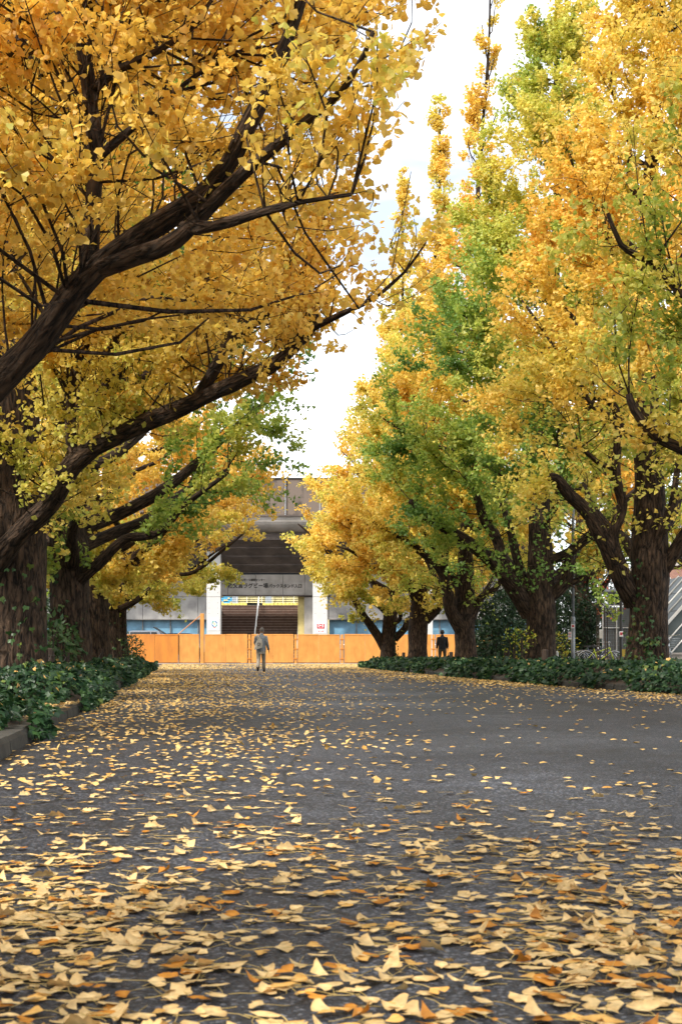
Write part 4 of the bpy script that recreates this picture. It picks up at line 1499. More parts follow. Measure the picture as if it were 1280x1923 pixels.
xs = [(150, 205, 1), (206, 248, 1), (249, 291, 1), (291, 335, 1), (335.5, 374, 0), (384, 424, 0), (424, 464.5, 0), (472, 512, 0), (512, 551, 0), (559, 598, 0), (598, 638, 0), (646, 685, 0), (685, 725, 0), (733, 772, 0), (772, 809.5, 0), (817.5, 857, 0), (857, 897, 0), (905, 945, 0)]
for a, b, oldp in xs: panel(a, b, bool(oldp))
for a, b in [(465, 471.5), (551.5, 558.5), (638.5, 645.5), (725.5, 732.5), (810, 817), (897.5, 904.5)]:
    X0, X1 = ax(a, FD) + 0.04, ax(b, FD) - 0.04
    p = MB().box(X0, X1, FD + 0.01, FD + 0.09, 0.0, fz1 - 0.02, 0.01).build("post", MATS["orange_paint"], fence)
    for zz in (0.35, 1.1, 1.85):
        MB().box(X0 - 0.055, X1 + 0.055, FD - 0.03, FD + 0.008, zz, zz + 0.09, 0.008).build("hinge", MATS["orange_paint_old"], p)
p = MB().box(ax(376, FD), ax(383, FD), FD - 0.05, FD + 0.2, 0, az_(1152, FD), 0.015).build("tall_post", MATS["orange_paint"], fence)
MB().tube([(ax(376, FD), FD + 0.05, az_(1156, FD)), (ax(334, FD), FD + 0.05, fz1 - 0.02)], 0.035, 6).build("brace_rod", MATS["orange_paint_old"], fence)
# light mark left on the old panel
setp(MB().box(ax(100, FD), ax(990, FD), FD - 0.25, FD + 0.35, -0.01, 0.055).build("footing", MATS["concrete_grey"], fence))

# ------------------------------------------------------------------ stadium
WD = 109.5                                # wall plane
CD = 106.5                                # columns
stad = empty("stadium_stand", (ax(500, WD), WD, 0), "grey concrete stadium stand with white columns and entrance stairs", "building")


def slab(name, mat, x0, x1, y0, y1, d, depth, bev=0.0, parent=None, dd=None):
    """box whose front face shows at photo pixels x0..x1, y0..y1 at distance d"""
    return MB().box(ax(x0, d), ax(x1, d), d, d + depth, az_(y1, d), az_(y0, d), bev).build(name, mat, parent or stad)


# walls below the text band, left and right of the stair opening
def wall_run(x0, x1):
    x = x0
    while x < x1 - 1:
        e = min(x + 52, x1)
        slab("wall_panel", MATS["concrete_rough"], x + 0.35, e - 0.35, 1121, 1163, WD, 0.4)
        slab("wall_panel", MATS["concrete_grey"], x + 0.35, e - 0.35, 1079, 1120.4, WD + 0.05, 0.4)
        p = slab("blue_sheet", MATS["blue_sheet"], x + 0.8, e - 0.8, 1164.5, 1210, WD + 0.5, 0.1)
        slab("mullion", MATS["mullion_grey"], e - 0.8, e + 0.8, 1163.6, 1210, WD + 0.35, 0.16)
        x = e
    slab("lintel", MATS["mullion_grey"], x0, x1, 1162.4, 1164.2, WD - 0.06, 0.5)
    slab("plinth", MATS["concrete_grey"], x0, x1, 1211, 1246, WD + 0.3, 0.5)


slab("core_wall", MATS["mullion_grey"], 60, 1000, 1079.5, 1117, WD + 0.5, 0.3)
slab("core_wall", MATS["mullion_grey"], 60, 398, 1118, 1163, WD + 0.5, 0.3)
slab("core_wall", MATS["mullion_grey"], 571, 1000, 1118, 1163, WD + 0.5, 0.3)
wall_run(60, 398)
wall_run(617, 1000)
slab("wall_panel", MATS["concrete_grey"], 571, 616, 1121, 1246, WD, 0.5)
for a, b in [(378, 428), (428, 480), (480, 531), (531, 572), (572, 617)]:
    slab("text_panel", MATS["concrete_grey"], max(a, 414) + 0.3, b - 0.3, 1079, 1117, WD - 0.1, 0.5)
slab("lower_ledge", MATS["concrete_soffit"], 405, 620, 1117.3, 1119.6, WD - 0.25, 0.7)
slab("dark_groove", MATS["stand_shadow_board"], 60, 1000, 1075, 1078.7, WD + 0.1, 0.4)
# sloping underside of the seating, in stepped ribs
NR = 4
SD0, SZ0, SZ1 = 105.0, az_(1013, 105), az_(1077, WD)
for i in range(NR):
    t0, t1 = i / NR, (i + 1) / NR
    d_a, d_b = SD0 + (WD - SD0) * t0, SD0 + (WD - SD0) * t1
    z_a, z_b = SZ0 + (SZ1 - SZ0) * t0, SZ0 + (SZ1 - SZ0) * t1
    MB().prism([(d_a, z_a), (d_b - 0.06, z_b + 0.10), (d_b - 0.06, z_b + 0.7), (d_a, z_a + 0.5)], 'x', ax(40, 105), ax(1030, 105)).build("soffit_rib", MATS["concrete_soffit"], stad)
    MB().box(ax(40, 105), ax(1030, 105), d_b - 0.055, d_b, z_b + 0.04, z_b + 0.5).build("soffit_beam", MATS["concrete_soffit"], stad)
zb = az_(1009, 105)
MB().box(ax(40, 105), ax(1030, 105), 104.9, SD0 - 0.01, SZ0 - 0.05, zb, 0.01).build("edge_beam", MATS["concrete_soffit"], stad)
MB().box(ax(40, 105), ax(1030, 105), SD0 + 0.1, 112.5, zb - 0.08, zb - 0.02).build("deck", MATS["concrete_grey"], stad)
# upper parapet: panels with joints, a rounded gutter under it
for i in range(-9, 14):
    x0 = 535 - 65 * (i + 1)
    slab("parapet_panel", MATS["concrete_stained"], x0 + 0.3, x0 + 64.7, 899, 967, 103.5, 0.35)
MB().box(ax(20, 103.4), ax(1040, 103.4), 103.4, 103.95, az_(898.8, 103.4), az_(897, 103.4)).build("parapet_cap", MATS["dark_steel"], stad)
prof = []
for k in range(9):
    a = math.pi * 0.5 * k / 8
    prof.append((103.55 + 0.0 + 1.6 * (1 - math.cos(a)), az_(968, 103.5) - 1.25 * math.sin(a)))
prof += [(106.5, az_(968, 103.5) - 1.25), (106.5, az_(968, 103.5) - 0.01), (103.55, az_(968, 103.5) - 0.01)]
MB().prism(prof[::-1], 'x', ax(20, 104), ax(1040, 104)).build("gutter_beam", MATS["concrete_grey"], stad)
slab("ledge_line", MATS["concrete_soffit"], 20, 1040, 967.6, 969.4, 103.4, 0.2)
slab("downpipe", MATS["steel_grey"], 535.6, 536.6, 900, 967, 103.36, 0.08)
for xx in (120, 402, 700, 960):
    MB().box(ax(xx - 12, 107), ax(xx + 12, 107), 106.55, 107.6, az_(1000, 107), az_(969, 107)).build("strut", MATS["concrete_grey"], stad)
# columns
for (x0, x1) in [(150, 176), (388, 414), (587, 614), (786, 812), (1000, 1026)]:
    c = MB()
    X0, X1 = ax(x0, CD), ax(x1, CD)
    c.box(X0, X1, CD, CD + 1.0, 0, az_(1121, CD) - 0.012, 0.02)
    col_o = c.build("column", MATS["white_concrete"], stad)
    MB().box(X0, X1, CD, CD + 1.0, az_(1121, CD) + 0.012, SZ0 + (SZ1 - SZ0) * (CD - SD0) / (WD - SD0) - 0.02, 0.02).build("column_upper", MATS["white_concrete"], col_o)
    for zz in (1104, 1113, 1132, 1142, 1152):
        for xx in (x0 + 5, x1 - 5):
            MB().tube([(ax(xx, CD), CD - 0.004, az_(zz, CD)), (ax(xx, CD), CD + 0.02, az_(zz, CD))], 0.03, 8).build("tie_hole", MATS["mullion_grey"], col_o)
# stairs
ST0, NS, RH, RT = WD + 0.6, 21, 0.252, 0.42
sx0, sx1 = ax(399, WD), ax(571, WD)
stairs = MB().box(sx0, sx1, ST0 + NS * RT, ST0 + NS * RT + 5, 0, NS * RH - 0.01).build("stair_landing", MATS["stair_brown"], stad)
for i in range(NS):
    MB().box(sx0, sx1, ST0 + i * RT, ST0 + (i + 1) * RT, 0 if i == 0 else (i - 1) * RH + 0.01, (i + 1) * RH - 0.035).build("step", MATS["stair_brown"], stad)
    MB().box(sx0, sx1, ST0 + i * RT - 0.03, ST0 + i * RT + 0.10, (i + 1) * RH - 0.034, (i + 1) * RH).build("nosing", MATS["stair_nosing"], stad)
MB().box(sx0 - 0.9, sx0 - 0.25, ST0, ST0 + NS * RT + 5, 0, 5.1).build("side_wall", MATS["concrete_grey"], stad)
MB().box(ax(566, 121) + 0.02, ax(571, 121) + 0.5, ST0 + 0.1, ST0 + NS * RT + 4, 0.0, 6.35).build("side_wall", MATS["yellow_wall"], stad)


def rail(xp, name):
    a = Vector((xp, ST0 + 0.3, RH + 0.9))
    b = Vector((xp, ST0 + NS * RT - 0.2, NS * RH + 0.9))
    c = b + Vector((0, 2.2, 0.05))
    m = MB().tube([a, b, c], 0.045, 8)
    r = m.build(name, MATS["white_metal"], stad)
    for k in range(6):
        t = k / 5
        q = a.lerp(b, t)
        MB().tube([(q.x, q.y, q.z - 0.95), (q.x, q.y, q.z)], 0.03, 6).build("rail_post", MATS["white_metal"], r)
    MB().tube([a - Vector((0, 0, .42)), b - Vector((0, 0, .42))], 0.025, 6).build("lower_rail", MATS["white_metal"], r)


rail(ax(484, 117), "handrail")
rail(ax(562, 117), "handrail")
# lettering


def text_mesh(name, body, size, loc, mat, parent, width=None, depth=0.03):
    cu = bpy.data.curves.new(name, 'FONT')
    cu.body = body
    cu.size = size
    cu.extrude = depth / 2
    cu.offset = size * 0.02
    cu.align_x = 'LEFT'
    tmp = bpy.data.objects.new(name, cu)
    COL.objects.link(tmp)
    bpy.context.view_layer.update()
    dg = bpy.context.evaluated_depsgraph_get()
    me = bpy.data.meshes.new_from_object(tmp.evaluated_get(dg))
    bpy.data.objects.remove(tmp)
    n = len(me.vertices)
    co = np.zeros(n * 3, dtype=np.float32)
    if n == 0:
        return None
    me.vertices.foreach_get("co", co)
    co = co.reshape(-1, 3)
    co[:, 0] -= co[:, 0].min()
    if width: co[:, 0] *= width / max(co[:, 0].max(), 1e-6)
    W = np.stack([co[:, 0] + loc[0], -co[:, 2] + loc[1], co[:, 1] + loc[2]], axis=1)
    W -= np.array(ORG.get(parent.name, (0, 0, 0)))
    me.vertices.foreach_set("co", W.astype(np.float32).ravel())
    me.materials.clear()
    me.update()
    return link(name, me, mat, parent)


TD = WD - 0.12
text_mesh("lettering", "秩父宮ラグビー場", 0.46, (ax(428, TD), TD, az_(1103.5, TD)), MATS["letter_black"], stad, width=(503.5 - 428) * TD / F_PX)
text_mesh("lettering", "バックスタンド入口", 0.36, (ax(504.5, TD), TD, az_(1103.3, TD)), MATS["letter_black"], stad, width=(566 - 504.5) * TD / F_PX)
text_mesh("lettering", "独立行政法人日本スポーツ振興センター", 0.24, (ax(416, TD), TD, az_(1091, TD)), MATS["letter_black"], stad, width=(498 - 416) * TD / F_PX)
# far stand across the pitch: seat rows above a yellow front
FS = 165.0
far = empty("far_stand", (ax(485, FS), FS, 0), "far bank of yellow and blue seats seen above the entrance stairs", "seating")
MB().box(ax(380, FS), ax(640, FS), FS + 0.6, FS + 6, 0, az_(1116, FS), 0).build("backing", MATS["stand_shadow_board"], far)
MB().box(ax(380, FS), ax(640, FS), FS, FS + 0.5, 0, az_(1138, FS)).build("front_wall", MATS["yellow_wall"], far)
for r, (ya, yb) in enumerate([(1114.6, 1116.6), (1118.4, 1120.6), (1122.3, 1124.4), (1126.1, 1128.2), (1130.0, 1131.8)]):
    x = 385
    while x < 630:
        mname = "seat_blue" if (413 < x < 432 and int(x + r) % 3) else ("seat_grey" if (434 <= x < 444 or 496 <= x < 506) else "seat_cream")
        slab("seat", MATS[mname], x, x + 3.6, ya, yb if mname == "seat_cream" else yb + 1.2, FS + 0.3 - 0.02 * r, 0.28, 0.0, far)
        x += 3.9
x = 385
while x < 630:
    if not (463 < x < 490):
        slab("seat", MATS["seat_yellow"], x, x + 6.6, 1132.6, 1137, FS - 0.3, 0.28, 0.06, far)
    x += 7.2
for xx in (444, 463, 491, 511, 531, 551):
    slab("seat_post", MATS["white_metal"], xx, xx + 0.8, 1116, 1133, FS - 0.1, 0.08, 0, far)
# signs on the two columns
sg = empty("column_sign", (ax(401, CD), CD - 0.03, az_(1172, CD)), "white poster with a teal ring symbol on the white column by the tall orange post", "sign")
slab("board", MATS["sign_white"], 390.0, 412.5, 1161, 1184, CD - 0.03, 0.022, 0, sg)
ring = [(ax(402.8, CD) + 0.20 * math.cos(a), CD - 0.045, az_(1171.5, CD) + 0.20 * math.sin(a)) for a in np.linspace(0, 2 * math.pi, 24, endpoint=False)]
for k in range(4):
    aa = np.linspace(k * math.pi / 2 + 0.2, (k + 1) * math.pi / 2 - 0.2, 7)
    MB().tube([(ax(402.8, CD) + 0.21 * math.cos(a), CD - 0.032, az_(1171.5, CD) + 0.21 * math.sin(a)) for a in aa], 0.05, 6).build("ring_segment", MATS["sign_teal" if k % 2 else "sign_blue"], sg)
MB().tube([(ax(402.8, CD), CD - 0.05, az_(1171.5, CD)), (ax(402.8, CD), CD - 0.031, az_(1171.5, CD))], 0.09, 12).build("ring_centre", MATS["seat_cream"], sg)
slab("caption", MATS["sign_red"], 401, 405, 1178, 1179.6, CD - 0.036, 0.005, 0, sg)
slab("mark", MATS["letter_black"], 398, 400, 1165.5, 1167, CD - 0.036, 0.005, 0, sg)
sg = empty("column_sign", (ax(602, CD), CD - 0.03, az_(1178, CD)), "red square emblem sign with red caption on the white column right of stairs", "sign")
slab("board", MATS["sign_white"], 591, 613, 1168, 1189, CD - 0.02, 0.012, 0, sg)
for (a, b, c, d) in [(595, 597.2, 1171.5, 1180.5), (607, 609.2, 1171.5, 1180.5), (595, 609.2, 1178.2, 1180.5), (599, 605, 1171.5, 1173.2), (599, 600.3, 1173.2, 1177.6), (603.6, 605, 1173.2, 1177.6), (600.3, 603.6, 1175.6, 1177.6)]:
    slab("emblem_bar", MATS["sign_red"], a, b, c, d, CD - 0.03, 0.006, 0, sg)
for a, b in [(597.5, 599.6), (601.4, 602.6), (604.4, 607)]:
    slab("caption", MATS["sign_red"], a, b, 1184.3, 1186.4, CD - 0.03, 0.006, 0, sg)


# ------------------------------------------------------------------ cars behind the hoarding
def car(name, label, loc, rz, L, W, H, paint, open_lid=False):
    root = empty(name, loc, label, "car", rz=rz)
    h = L / 2
    body = [(-h, .35), (-h + .05, .8), (-h + .35, .95), (-h + .9, .98), (h - .8, .95), (h - .1, .82), (h, .5), (h - .05, .3), (-h + .1, .28)]
    m = MB().prism([(x, z) for x, z in body], 'y', -W / 2, W / 2)
    m.build("body", paint, root, world=False)
    cab = [(-h + .15, .97), (-h + .55, H - .08), (-h + .9, H), (h - 1.9, H), (h - 1.6, H - .05), (h - .85, .96)]
    MB().prism(cab, 'y', -W / 2 + .12, W / 2 - .12).build("cabin", paint, root, world=False)
    for s in (-1, 1):
        y = s * (W / 2 - .115)
        for (xa, xb, xc, xd) in [(-h + .45, -h + .75, 0.0, 0.0), (0.08, 0.08, h - 1.8, h - 1.25)]:
            m = MB()
            m.prism([(xa, 1.02), (xb, H - .12), (xc, H - .12), (xd, 1.02)], 'y', y - .012, y + .012)
            m.build("side_window", MATS["dark_glass"], root, world=False)
        for x in (-h + .8, h - .85):
            w = MB().tube([(x, s * (W / 2 - .2), .31), (x, s * (W / 2 + .01), .31)], .31, 18).build("wheel", MATS["black_rubber"], root, world=False)
            MB().tube([(x, s * (W / 2 - .1), .31), (x, s * (W / 2 + .02), .31)], .19, 12).build("rim", MATS["chrome"], w, world=False)
    MB().prism([(h - 1.78, H - .1), (h - 1.74, H - .13), (h - .93, 1.0), (h - .9, 1.03)], 'y', -W / 2 + .2, W / 2 - .2).build("windscreen", MATS["dark_glass"], root, world=False)
    MB().box(-h - .02, -h + .06, -W / 2 + .1, -W / 2 + .4, .7, .85).build("tail_lamp", MATS["sign_red"], root, world=False)
    MB().box(-h - .02, -h + .06, W / 2 - .4, W / 2 - .1, .7, .85).build("tail_lamp", MATS["sign_red"], root, world=False)
    if open_lid:
        MB().prism([(-h + .55, H - .02), (-h - .35, H + .52), (-h - .40, H + .47), (-h + .5, H - .07)], 'y', -W / 2 + .15, W / 2 - .15).build("open_tailgate", paint, root, world=False)
    return root


car("parked_car", "silver car roof showing over the darker orange panels", (ax(285, 101.5), 101.5, 0.0), 0.0, 4.6, 1.8, 2.62, MATS["car_silver"])
car("parked_car", "black car with raised tailgate behind the orange brace rod", (ax(345, 102.5), 104.2, 0.0), 0.0, 4.4, 1.8, 2.45, MATS["car_dark"], True)

# ------------------------------------------------------------------ greenery and things behind the rows


def leafy_mass(name, label, cat, boxes, n, size, cols, seed, trunk=None, tmpl=LEAF_OVAL, group=None, stem=0.35):
    """hedge or shrub: leaves through soft boxes (cx,cy,cz,rx,ry,rz), with inner stems"""
    rng = np.random.default_rng(seed)
    c0 = np.mean([b[:3] for b in boxes], axis=0)
    org = (float(c0[0]), float(c0[1]), 0.0)
    root = empty(name, org, label, cat, group)
    vol = np.array([b[3] * b[4] + b[4] * b[5] + b[3] * b[5] for b in boxes])
    bi = rng.choice(len(boxes), size=n, p=vol / vol.sum())
    Bx = np.array(boxes)[bi]
    v = unit(rng.normal(size=(n, 3)))
    r = rng.uniform(0.45, 1.0, n) ** 0.5
    nz = 1 + 0.25 * vnoise(v * 2.2 + bi[:, None] * 7.1, 1.0, seed)
    P = Bx[:, :3] + Bx[:, 3:] * v * (r * nz)[:, None]
    kp = P[:, 2] > 0.05
    P, v = P[kp], v[kp]
    n = len(P)
    col = ramp(np.clip(rng.uniform(0, 1, n) * 0.8 + 0.2 * vnoise(P, 1.2, seed + 1), 0, 1), cols)
    V, F, S, C = leaf_cloud(P - np.array(org), unit(v + 0.8 * rng.normal(size=(n, 3)) + np.array([0, 0, -0.2])), unit(v + np.array([0, 0, 0.6]) + 0.6 * rng.normal(size=(n, 3))), size * rng.uniform(0.6, 1.3, n), col, tmpl)
    setp(link("foliage", np_mesh("foliage", V, F, S, False, col=C), MATS["evergreen_leaf"], root), kind="stuff")
    m = MB()
    for b in boxes:
        for k in range(3):
            a = rng.uniform(0, 6.28)
            m.tube([(b[0] + 0.1 * math.cos(a), b[1] + 0.1 * math.sin(a), 0), (b[0] + b[3] * .3 * math.cos(a), b[1] + b[4] * .3 * math.sin(a), b[2]), (b[0] + b[3] * .6 * math.cos(a), b[1] + b[4] * .6 * math.sin(a), b[2] + b[5] * .6)], [0.06 * stem, 0.04 * stem, 0.015 * stem], 6)
    m.build("stems", MATS["old_wood"], root)
    return root


DG = [(0, (0.010, 0.028, 0.012)), (0.6, (0.024, 0.058, 0.020)), (1, (0.05, 0.10, 0.03))]


def hb(x, d, y0, y1, wpx, depth):
    """box given by photo x centre, top y0, bottom y1, width in pixels"""
    z1, z0 = az_(y0, d), max(0.0, az_(y1, d))
    return (ax(x, d), d, (z0 + z1) / 2, wpx * d / F_PX / 2, depth, (z1 - z0) / 2)


leafy_mass("evergreen_hedge", "dark evergreen hedge between the twin stems and the forked trunk", "hedge", [hb(905, 66, 1125, 1260, 70, 1.6), hb(945, 64, 1100, 1260, 80, 1.6), hb(980, 66, 1110, 1260, 70, 1.5), hb(925, 62, 1160, 1260, 70, 1.2)], 11000, 0.19, DG, 81)
leafy_mass("evergreen_tree", "dark evergreen shrub behind the lamp post", "shrub", [hb(1040, 54, 1080, 1260, 90, 1.5), hb(1080, 56, 1060, 1250, 90, 1.5), hb(1105, 54, 1120, 1250, 80, 1.4), hb(1020, 57, 1130, 1260, 60, 1.3)], 12000, 0.15, DG, 82)
leafy_mass("evergreen_hedge", "dark evergreen trees far behind the brick house", "hedge", [hb(1150, 82, 1040, 1250, 130, 2), hb(1240, 84, 1000, 1250, 150, 2), hb(1330, 84, 1020, 1250, 150, 2), hb(1060, 84, 1050, 1250, 150, 2), hb(980, 86, 1070, 1250, 130, 2)], 8000, 0.32, DG, 83)
leafy_mass("evergreen_hedge", "dark evergreen hedge above the stone wall behind the left trunks", "hedge", [(-10.8 - .128 * (d - 20), d, 3.0, 1.6, 2.6, 1.9) for d in (17, 22, 27, 32, 38, 44, 50, 57, 64, 72)], 16000, 0.22, DG, 84)
YG = [(0, (0.10, 0.22, 0.03)), (0.5, (0.40, 0.42, 0.04)), (1, (0.68, 0.48, 0.04))]
leafy_mass("young_shrub", "yellow leaved shrub at the foot of the forked trunk", "shrub", [(ax(965, 34.6), 34.6, 0.95, 0.36, 0.25, 0.45), (ax(985, 34.4), 34.4, 1.1, 0.35, 0.2, 0.25)], 240, 0.085, YG, 85)
leafy_mass("young_shrub", "yellow leaved shrub between the forked trunk and the lamp post", "shrub", [(ax(1055, 40), 40, 1.0, 0.5, 0.3, 0.40)], 220, 0.10, YG, 86)
leafy_mass("young_shrub", "bamboo leaved shrub rising from the ivy behind the log posts", "shrub", [(ax(88, 23.0), 23.0, 0.95, 0.42, 0.4, 0.42), (ax(118, 26.0), 26.0, 0.85, 0.4, 0.4, 0.35)], 420, 0.14, [(0, (0.03, 0.08, 0.025)), (1, (0.10, 0.17, 0.05))], 87)
leafy_mass("young_shrub", "dark leafy shrub at the far end of the ivy by the orange panels", "shrub", [(ax(245, 57), 57, 0.95, 0.6, 0.6, 0.65), (ax(232, 52), 52, 0.8, 0.5, 0.5, 0.5)], 900, 0.13, [(0, (0.02, 0.06, 0.02)), (1, (0.06, 0.12, 0.035))], 88)
leafy_mass("cherry_sapling", "thin sapling with a few red leaves in front of the mesh fence", "sapling", [(ax(1142, 46), 46, 2.4, 0.55, 0.4, 0.45), (ax(1125, 46), 46, 3.4, 0.5, 0.4, 0.4)], 60, 0.11, [(0, (0.45, 0.05, 0.03)), (1, (0.65, 0.20, 0.04))], 89)

# stone retaining wall behind the left row
wall = empty("stone_wall", (-9.4, 24, 0), "dark stone block wall behind the left row of trunks", "wall")
ci = 0
for zc in range(6):
    d = 14.0 + (zc % 2) * 0.4
    while d < 46:
        ln = R.uniform(0.65, 1.0)
        xw = -8.6 - 0.128 * (d - 20)
        xe = -8.6 - 0.128 * (d + ln - 20)
        z0, z1 = zc * 0.38 + 0.012, (zc + 1) * 0.38 - 0.012
        pr = R.uniform(0, 0.06)
        m = MB()
        a = [(xw + pr, d + .015, z0), (xe + pr, d + ln - .015, z0), (xe + pr, d + ln - .015, z1), (xw + pr, d + .015, z1)]
        b = [(p[0] - 0.4 - pr, p[1], p[2]) for p in a]
        cx_ = sum(p[0] for p in a) / 4
        f = [(p[0] + 0.05, p[1] + (0.06 if i in (0, 3) else -0.06), p[2] + (0.05 if i < 2 else -0.05)) for i, p in enumerate(a)]
        m.v = a + b + f
        m.f = [(8, 9, 10, 11), (0, 1, 9, 8), (1, 2, 10, 9), (2, 3, 11, 10), (3, 0, 8, 11), (0, 4, 5, 1), (1, 5, 6, 2), (2, 6, 7, 3), (3, 7, 4, 0), (4, 7, 6, 5)]
        m.build("stone", MATS["stone_dark"], wall)
        d += ln

# lamp post with notices
LD = 36.5
lp = empty("lamp_post", (ax(1075, LD), LD, 0.1), "grey steel lamp post with small notices rising out of the ivy", "lamp post")
X = ax(1075, LD)
MB().tube([(X, LD, 0.05), (X, LD, az_(1166, LD))], 0.058, 14).build("lower_pole", MATS["steel_grey"], lp, smooth=True)
MB().tube([(X, LD, az_(1166, LD)), (X, LD, az_(1160, LD)), (X, LD, az_(1158, LD))], [0.066, 0.066, 0.045], 14).build("collar", MATS["steel_grey"], lp)
MB().tube([(X, LD, az_(1160, LD)), (X, LD, 4.6), (X + .05, LD, 5.4)], [0.042, 0.04, 0.035], 12).build("upper_pole", MATS["steel_grey"], lp, smooth=True)
MB().ball((X + .05, LD, 5.6), 0.2, 0.2, 0.24).build("lamp_globe", MATS["sign_white"], lp, smooth=True)


def notice(parent, xc, yc, w, h, d, red=True):
    b = slab("notice_board", MATS["sign_white"], xc - w / 2, xc + w / 2, yc - h / 2, yc + h / 2, d, 0.012, 0, parent)
    if red:
        slab("red_symbol", MATS["sign_red"], xc - w * .3, xc + w * .3, yc - h * .3, yc + h * .22, d - 0.006, 0.005, 0, b)
        slab("dark_bar", MATS["letter_black"], xc - w * .18, xc + w * .18, yc - h * .08, yc + h * .04, d - 0.010, 0.003, 0, b)
    else:
        for k in range(4):
            slab("text_line", MATS["fence_grey" if k % 2 else "sign_red"], xc - w * .36, xc + w * .36, yc - h * .36 + k * h * .2, yc - h * .36 + k * h * .2 + h * .09, d - 0.006, 0.005, 0, b)


notice(lp, 1075, 1176, 6.6, 7.6, LD - 0.075)
notice(lp, 1069, 1193.5, 6.2, 14.5, LD - 0.075, False)
s1 = empty("notice_stake", (ax(1032, 36.0), 36.0, 0.1), "small notice with red symbol on a stake beside the forked trunk", "sign")
MB().tube([(ax(1032, 36.0), 36.02, 0.1), (ax(1032, 36.0), 36.02, az_(1192, 36))], 0.014, 6).build("stake", MATS["dark_steel"], s1)
notice(s1, 1032, 1190, 6.6, 8.5, 36.0)
dp = empty("dark_pole", (ax(1165, 38), 38, 0.1), "thin black pole with a red notice beside the ivied trunk", "pole")
MB().tube([(ax(1165, 38), 38, 0.1), (ax(1165, 38), 38, az_(1130, 38)), (ax(1166, 38), 38, az_(1090, 38))], [0.045, 0.045, 0.035], 10).build("pole", MATS["dark_steel"], dp)
notice(dp, 1165.5, 1190.5, 7, 10, 38 - 0.06)
slab("yellow_plate", MATS["yellow_box"], 1167, 1174, 1219, 1233, 37.95, 0.02, 0, dp)
wp = empty("white_marker", (ax(1045, 37), 37, 0.1), "small white marker stub in the ivy beside the forked trunk", "marker")
MB().tube([(ax(1045, 37), 37, 0.1), (ax(1045, 37), 37, 0.62), (ax(1045.3, 37), 37, 0.74), (ax(1045.3, 37), 37, 0.78)], [0.05, 0.045, 0.04, 0.02], 10).build("stub", MATS["white_metal"], wp)
MB().tube([(ax(1045, 37), 37, 0.45), (ax(1045, 37), 37, 0.5)], 0.052, 10).build("band", MATS["steel_grey"], wp)

# mesh fence and steel platform
MD = 52.0
mf = empty("mesh_fence", (ax(1160, MD), MD, 0.1), "grey mesh fence panels behind the bicycles", "fence")
for x0, x1 in [(1131, 1157), (1157, 1184), (1184, 1212)]:
    p = slab("panel", MATS["fence_grey"], x0 + .4, x1 - .4, 1140, 1232, MD + 0.06, 0.02, 0, mf)
    for yy in range(1142, 1180, 4):
        slab("slat", MATS["fence_grey"], x0 + .8, x1 - .8, yy, yy + 2.6, MD + 0.02, 0.03, 0, p)
    for k in range(6):
        xx = x0 + (x1 - x0) * (k + .5) / 6
        slab("wire", MATS["steel_grey"], xx - .2, xx + .2, 1180, 1232, MD + 0.03, 0.01, 0, p)
    for yy in range(1184, 1230, 7):
        slab("wire", MATS["steel_grey"], x0 + .5, x1 - .5, yy, yy + .4, MD + 0.025, 0.01, 0, p)
for xx in (1131, 1157, 1184, 1212):
    slab("post", MATS["white_metal"], xx - .8, xx + .8, 1137, 1236, MD - 0.03, 0.06, 0, mf)
for yy in (1136.2, 1178):
    slab("rail", MATS["white_metal"], 1131, 1212, yy, yy + 1.6, MD - 0.045, 0.05, 0, mf)
nb_ = slab("notice_board", MATS["canvas_bag"], 1123.5, 1130, 1182, 1199, MD - 0.06, 0.02, 0, mf)
PD = 60.0
pf = empty("steel_platform", (ax(1140, PD), PD, 0), "grey steel stair platform seen left of the ivied trunk", "platform")
for xx in (1116, 1124, 1129, 1141, 1153, 1166):
    slab("upright", MATS["steel_grey"], xx - .8, xx + .8, 1072, 1236, PD, 0.08, 0, pf)
for yy in (1074, 1092, 1113):
    slab("beam", MATS["steel_grey"], 1114, 1168, yy, yy + 3, PD + 0.1, 0.1, 0, pf)
slab("deck", MATS["steel_grey"], 1135, 1168, 1106, 1111, PD - 0.3, 1.6, 0, pf)
for k in range(7):
    slab("baluster", MATS["steel_grey"], 1137 + k * 4.6, 1137.8 + k * 4.6, 1092, 1106, PD - 0.28, 0.03, 0, pf)
slab("dark_recess", MATS["dark_glass"], 1140, 1168, 1118, 1136, PD + 0.4, 0.1, 0, pf)

# brick house and sloping glass roof
BD = 66.0
bh = empty("brick_house", (ax(1290, BD), BD, 0), "red brick house behind the sloping glass roof", "building")
slab("wall", MATS["brick_cladding"], 1222, 1420, 1062, 1240, BD, 6, 0, bh)
slab("cornice", MATS["concrete_grey"], 1218, 1424, 1056, 1063, BD - 0.15, 6.3, 0.02, bh)
slab("upper_storey", MATS["concrete_grey"], 1226, 1420, 960, 1056, BD + 0.3, 5, 0, bh)
for xx in (1262, 1300, 1340):
    w = slab("window", MATS["white_metal"], xx, xx + 24, 1028, 1056, BD + 0.2, 0.1, 0, bh)
    slab("pane", MATS["dark_glass"], xx + 1.5, xx + 22.5, 1030, 1054, BD + 0.17, 0.03, 0, w)
w = slab("window", MATS["white_metal"], 1236, 1247, 1090, 1128, BD - 0.05, 0.1, 0, bh)
slab("pane", MATS["dark_glass"], 1237.4, 1245.6, 1092, 1108, BD - 0.08, 0.03, 0, w)
slab("pane", MATS["dark_glass"], 1237.4, 1245.6, 1110, 1126, BD - 0.08, 0.03, 0, w)
GD = 50.0
gr = empty("glass_roof", (ax(1300, GD), GD, 0.1), "sloping grey glass roof with white bars right of the ivied trunk", "canopy")
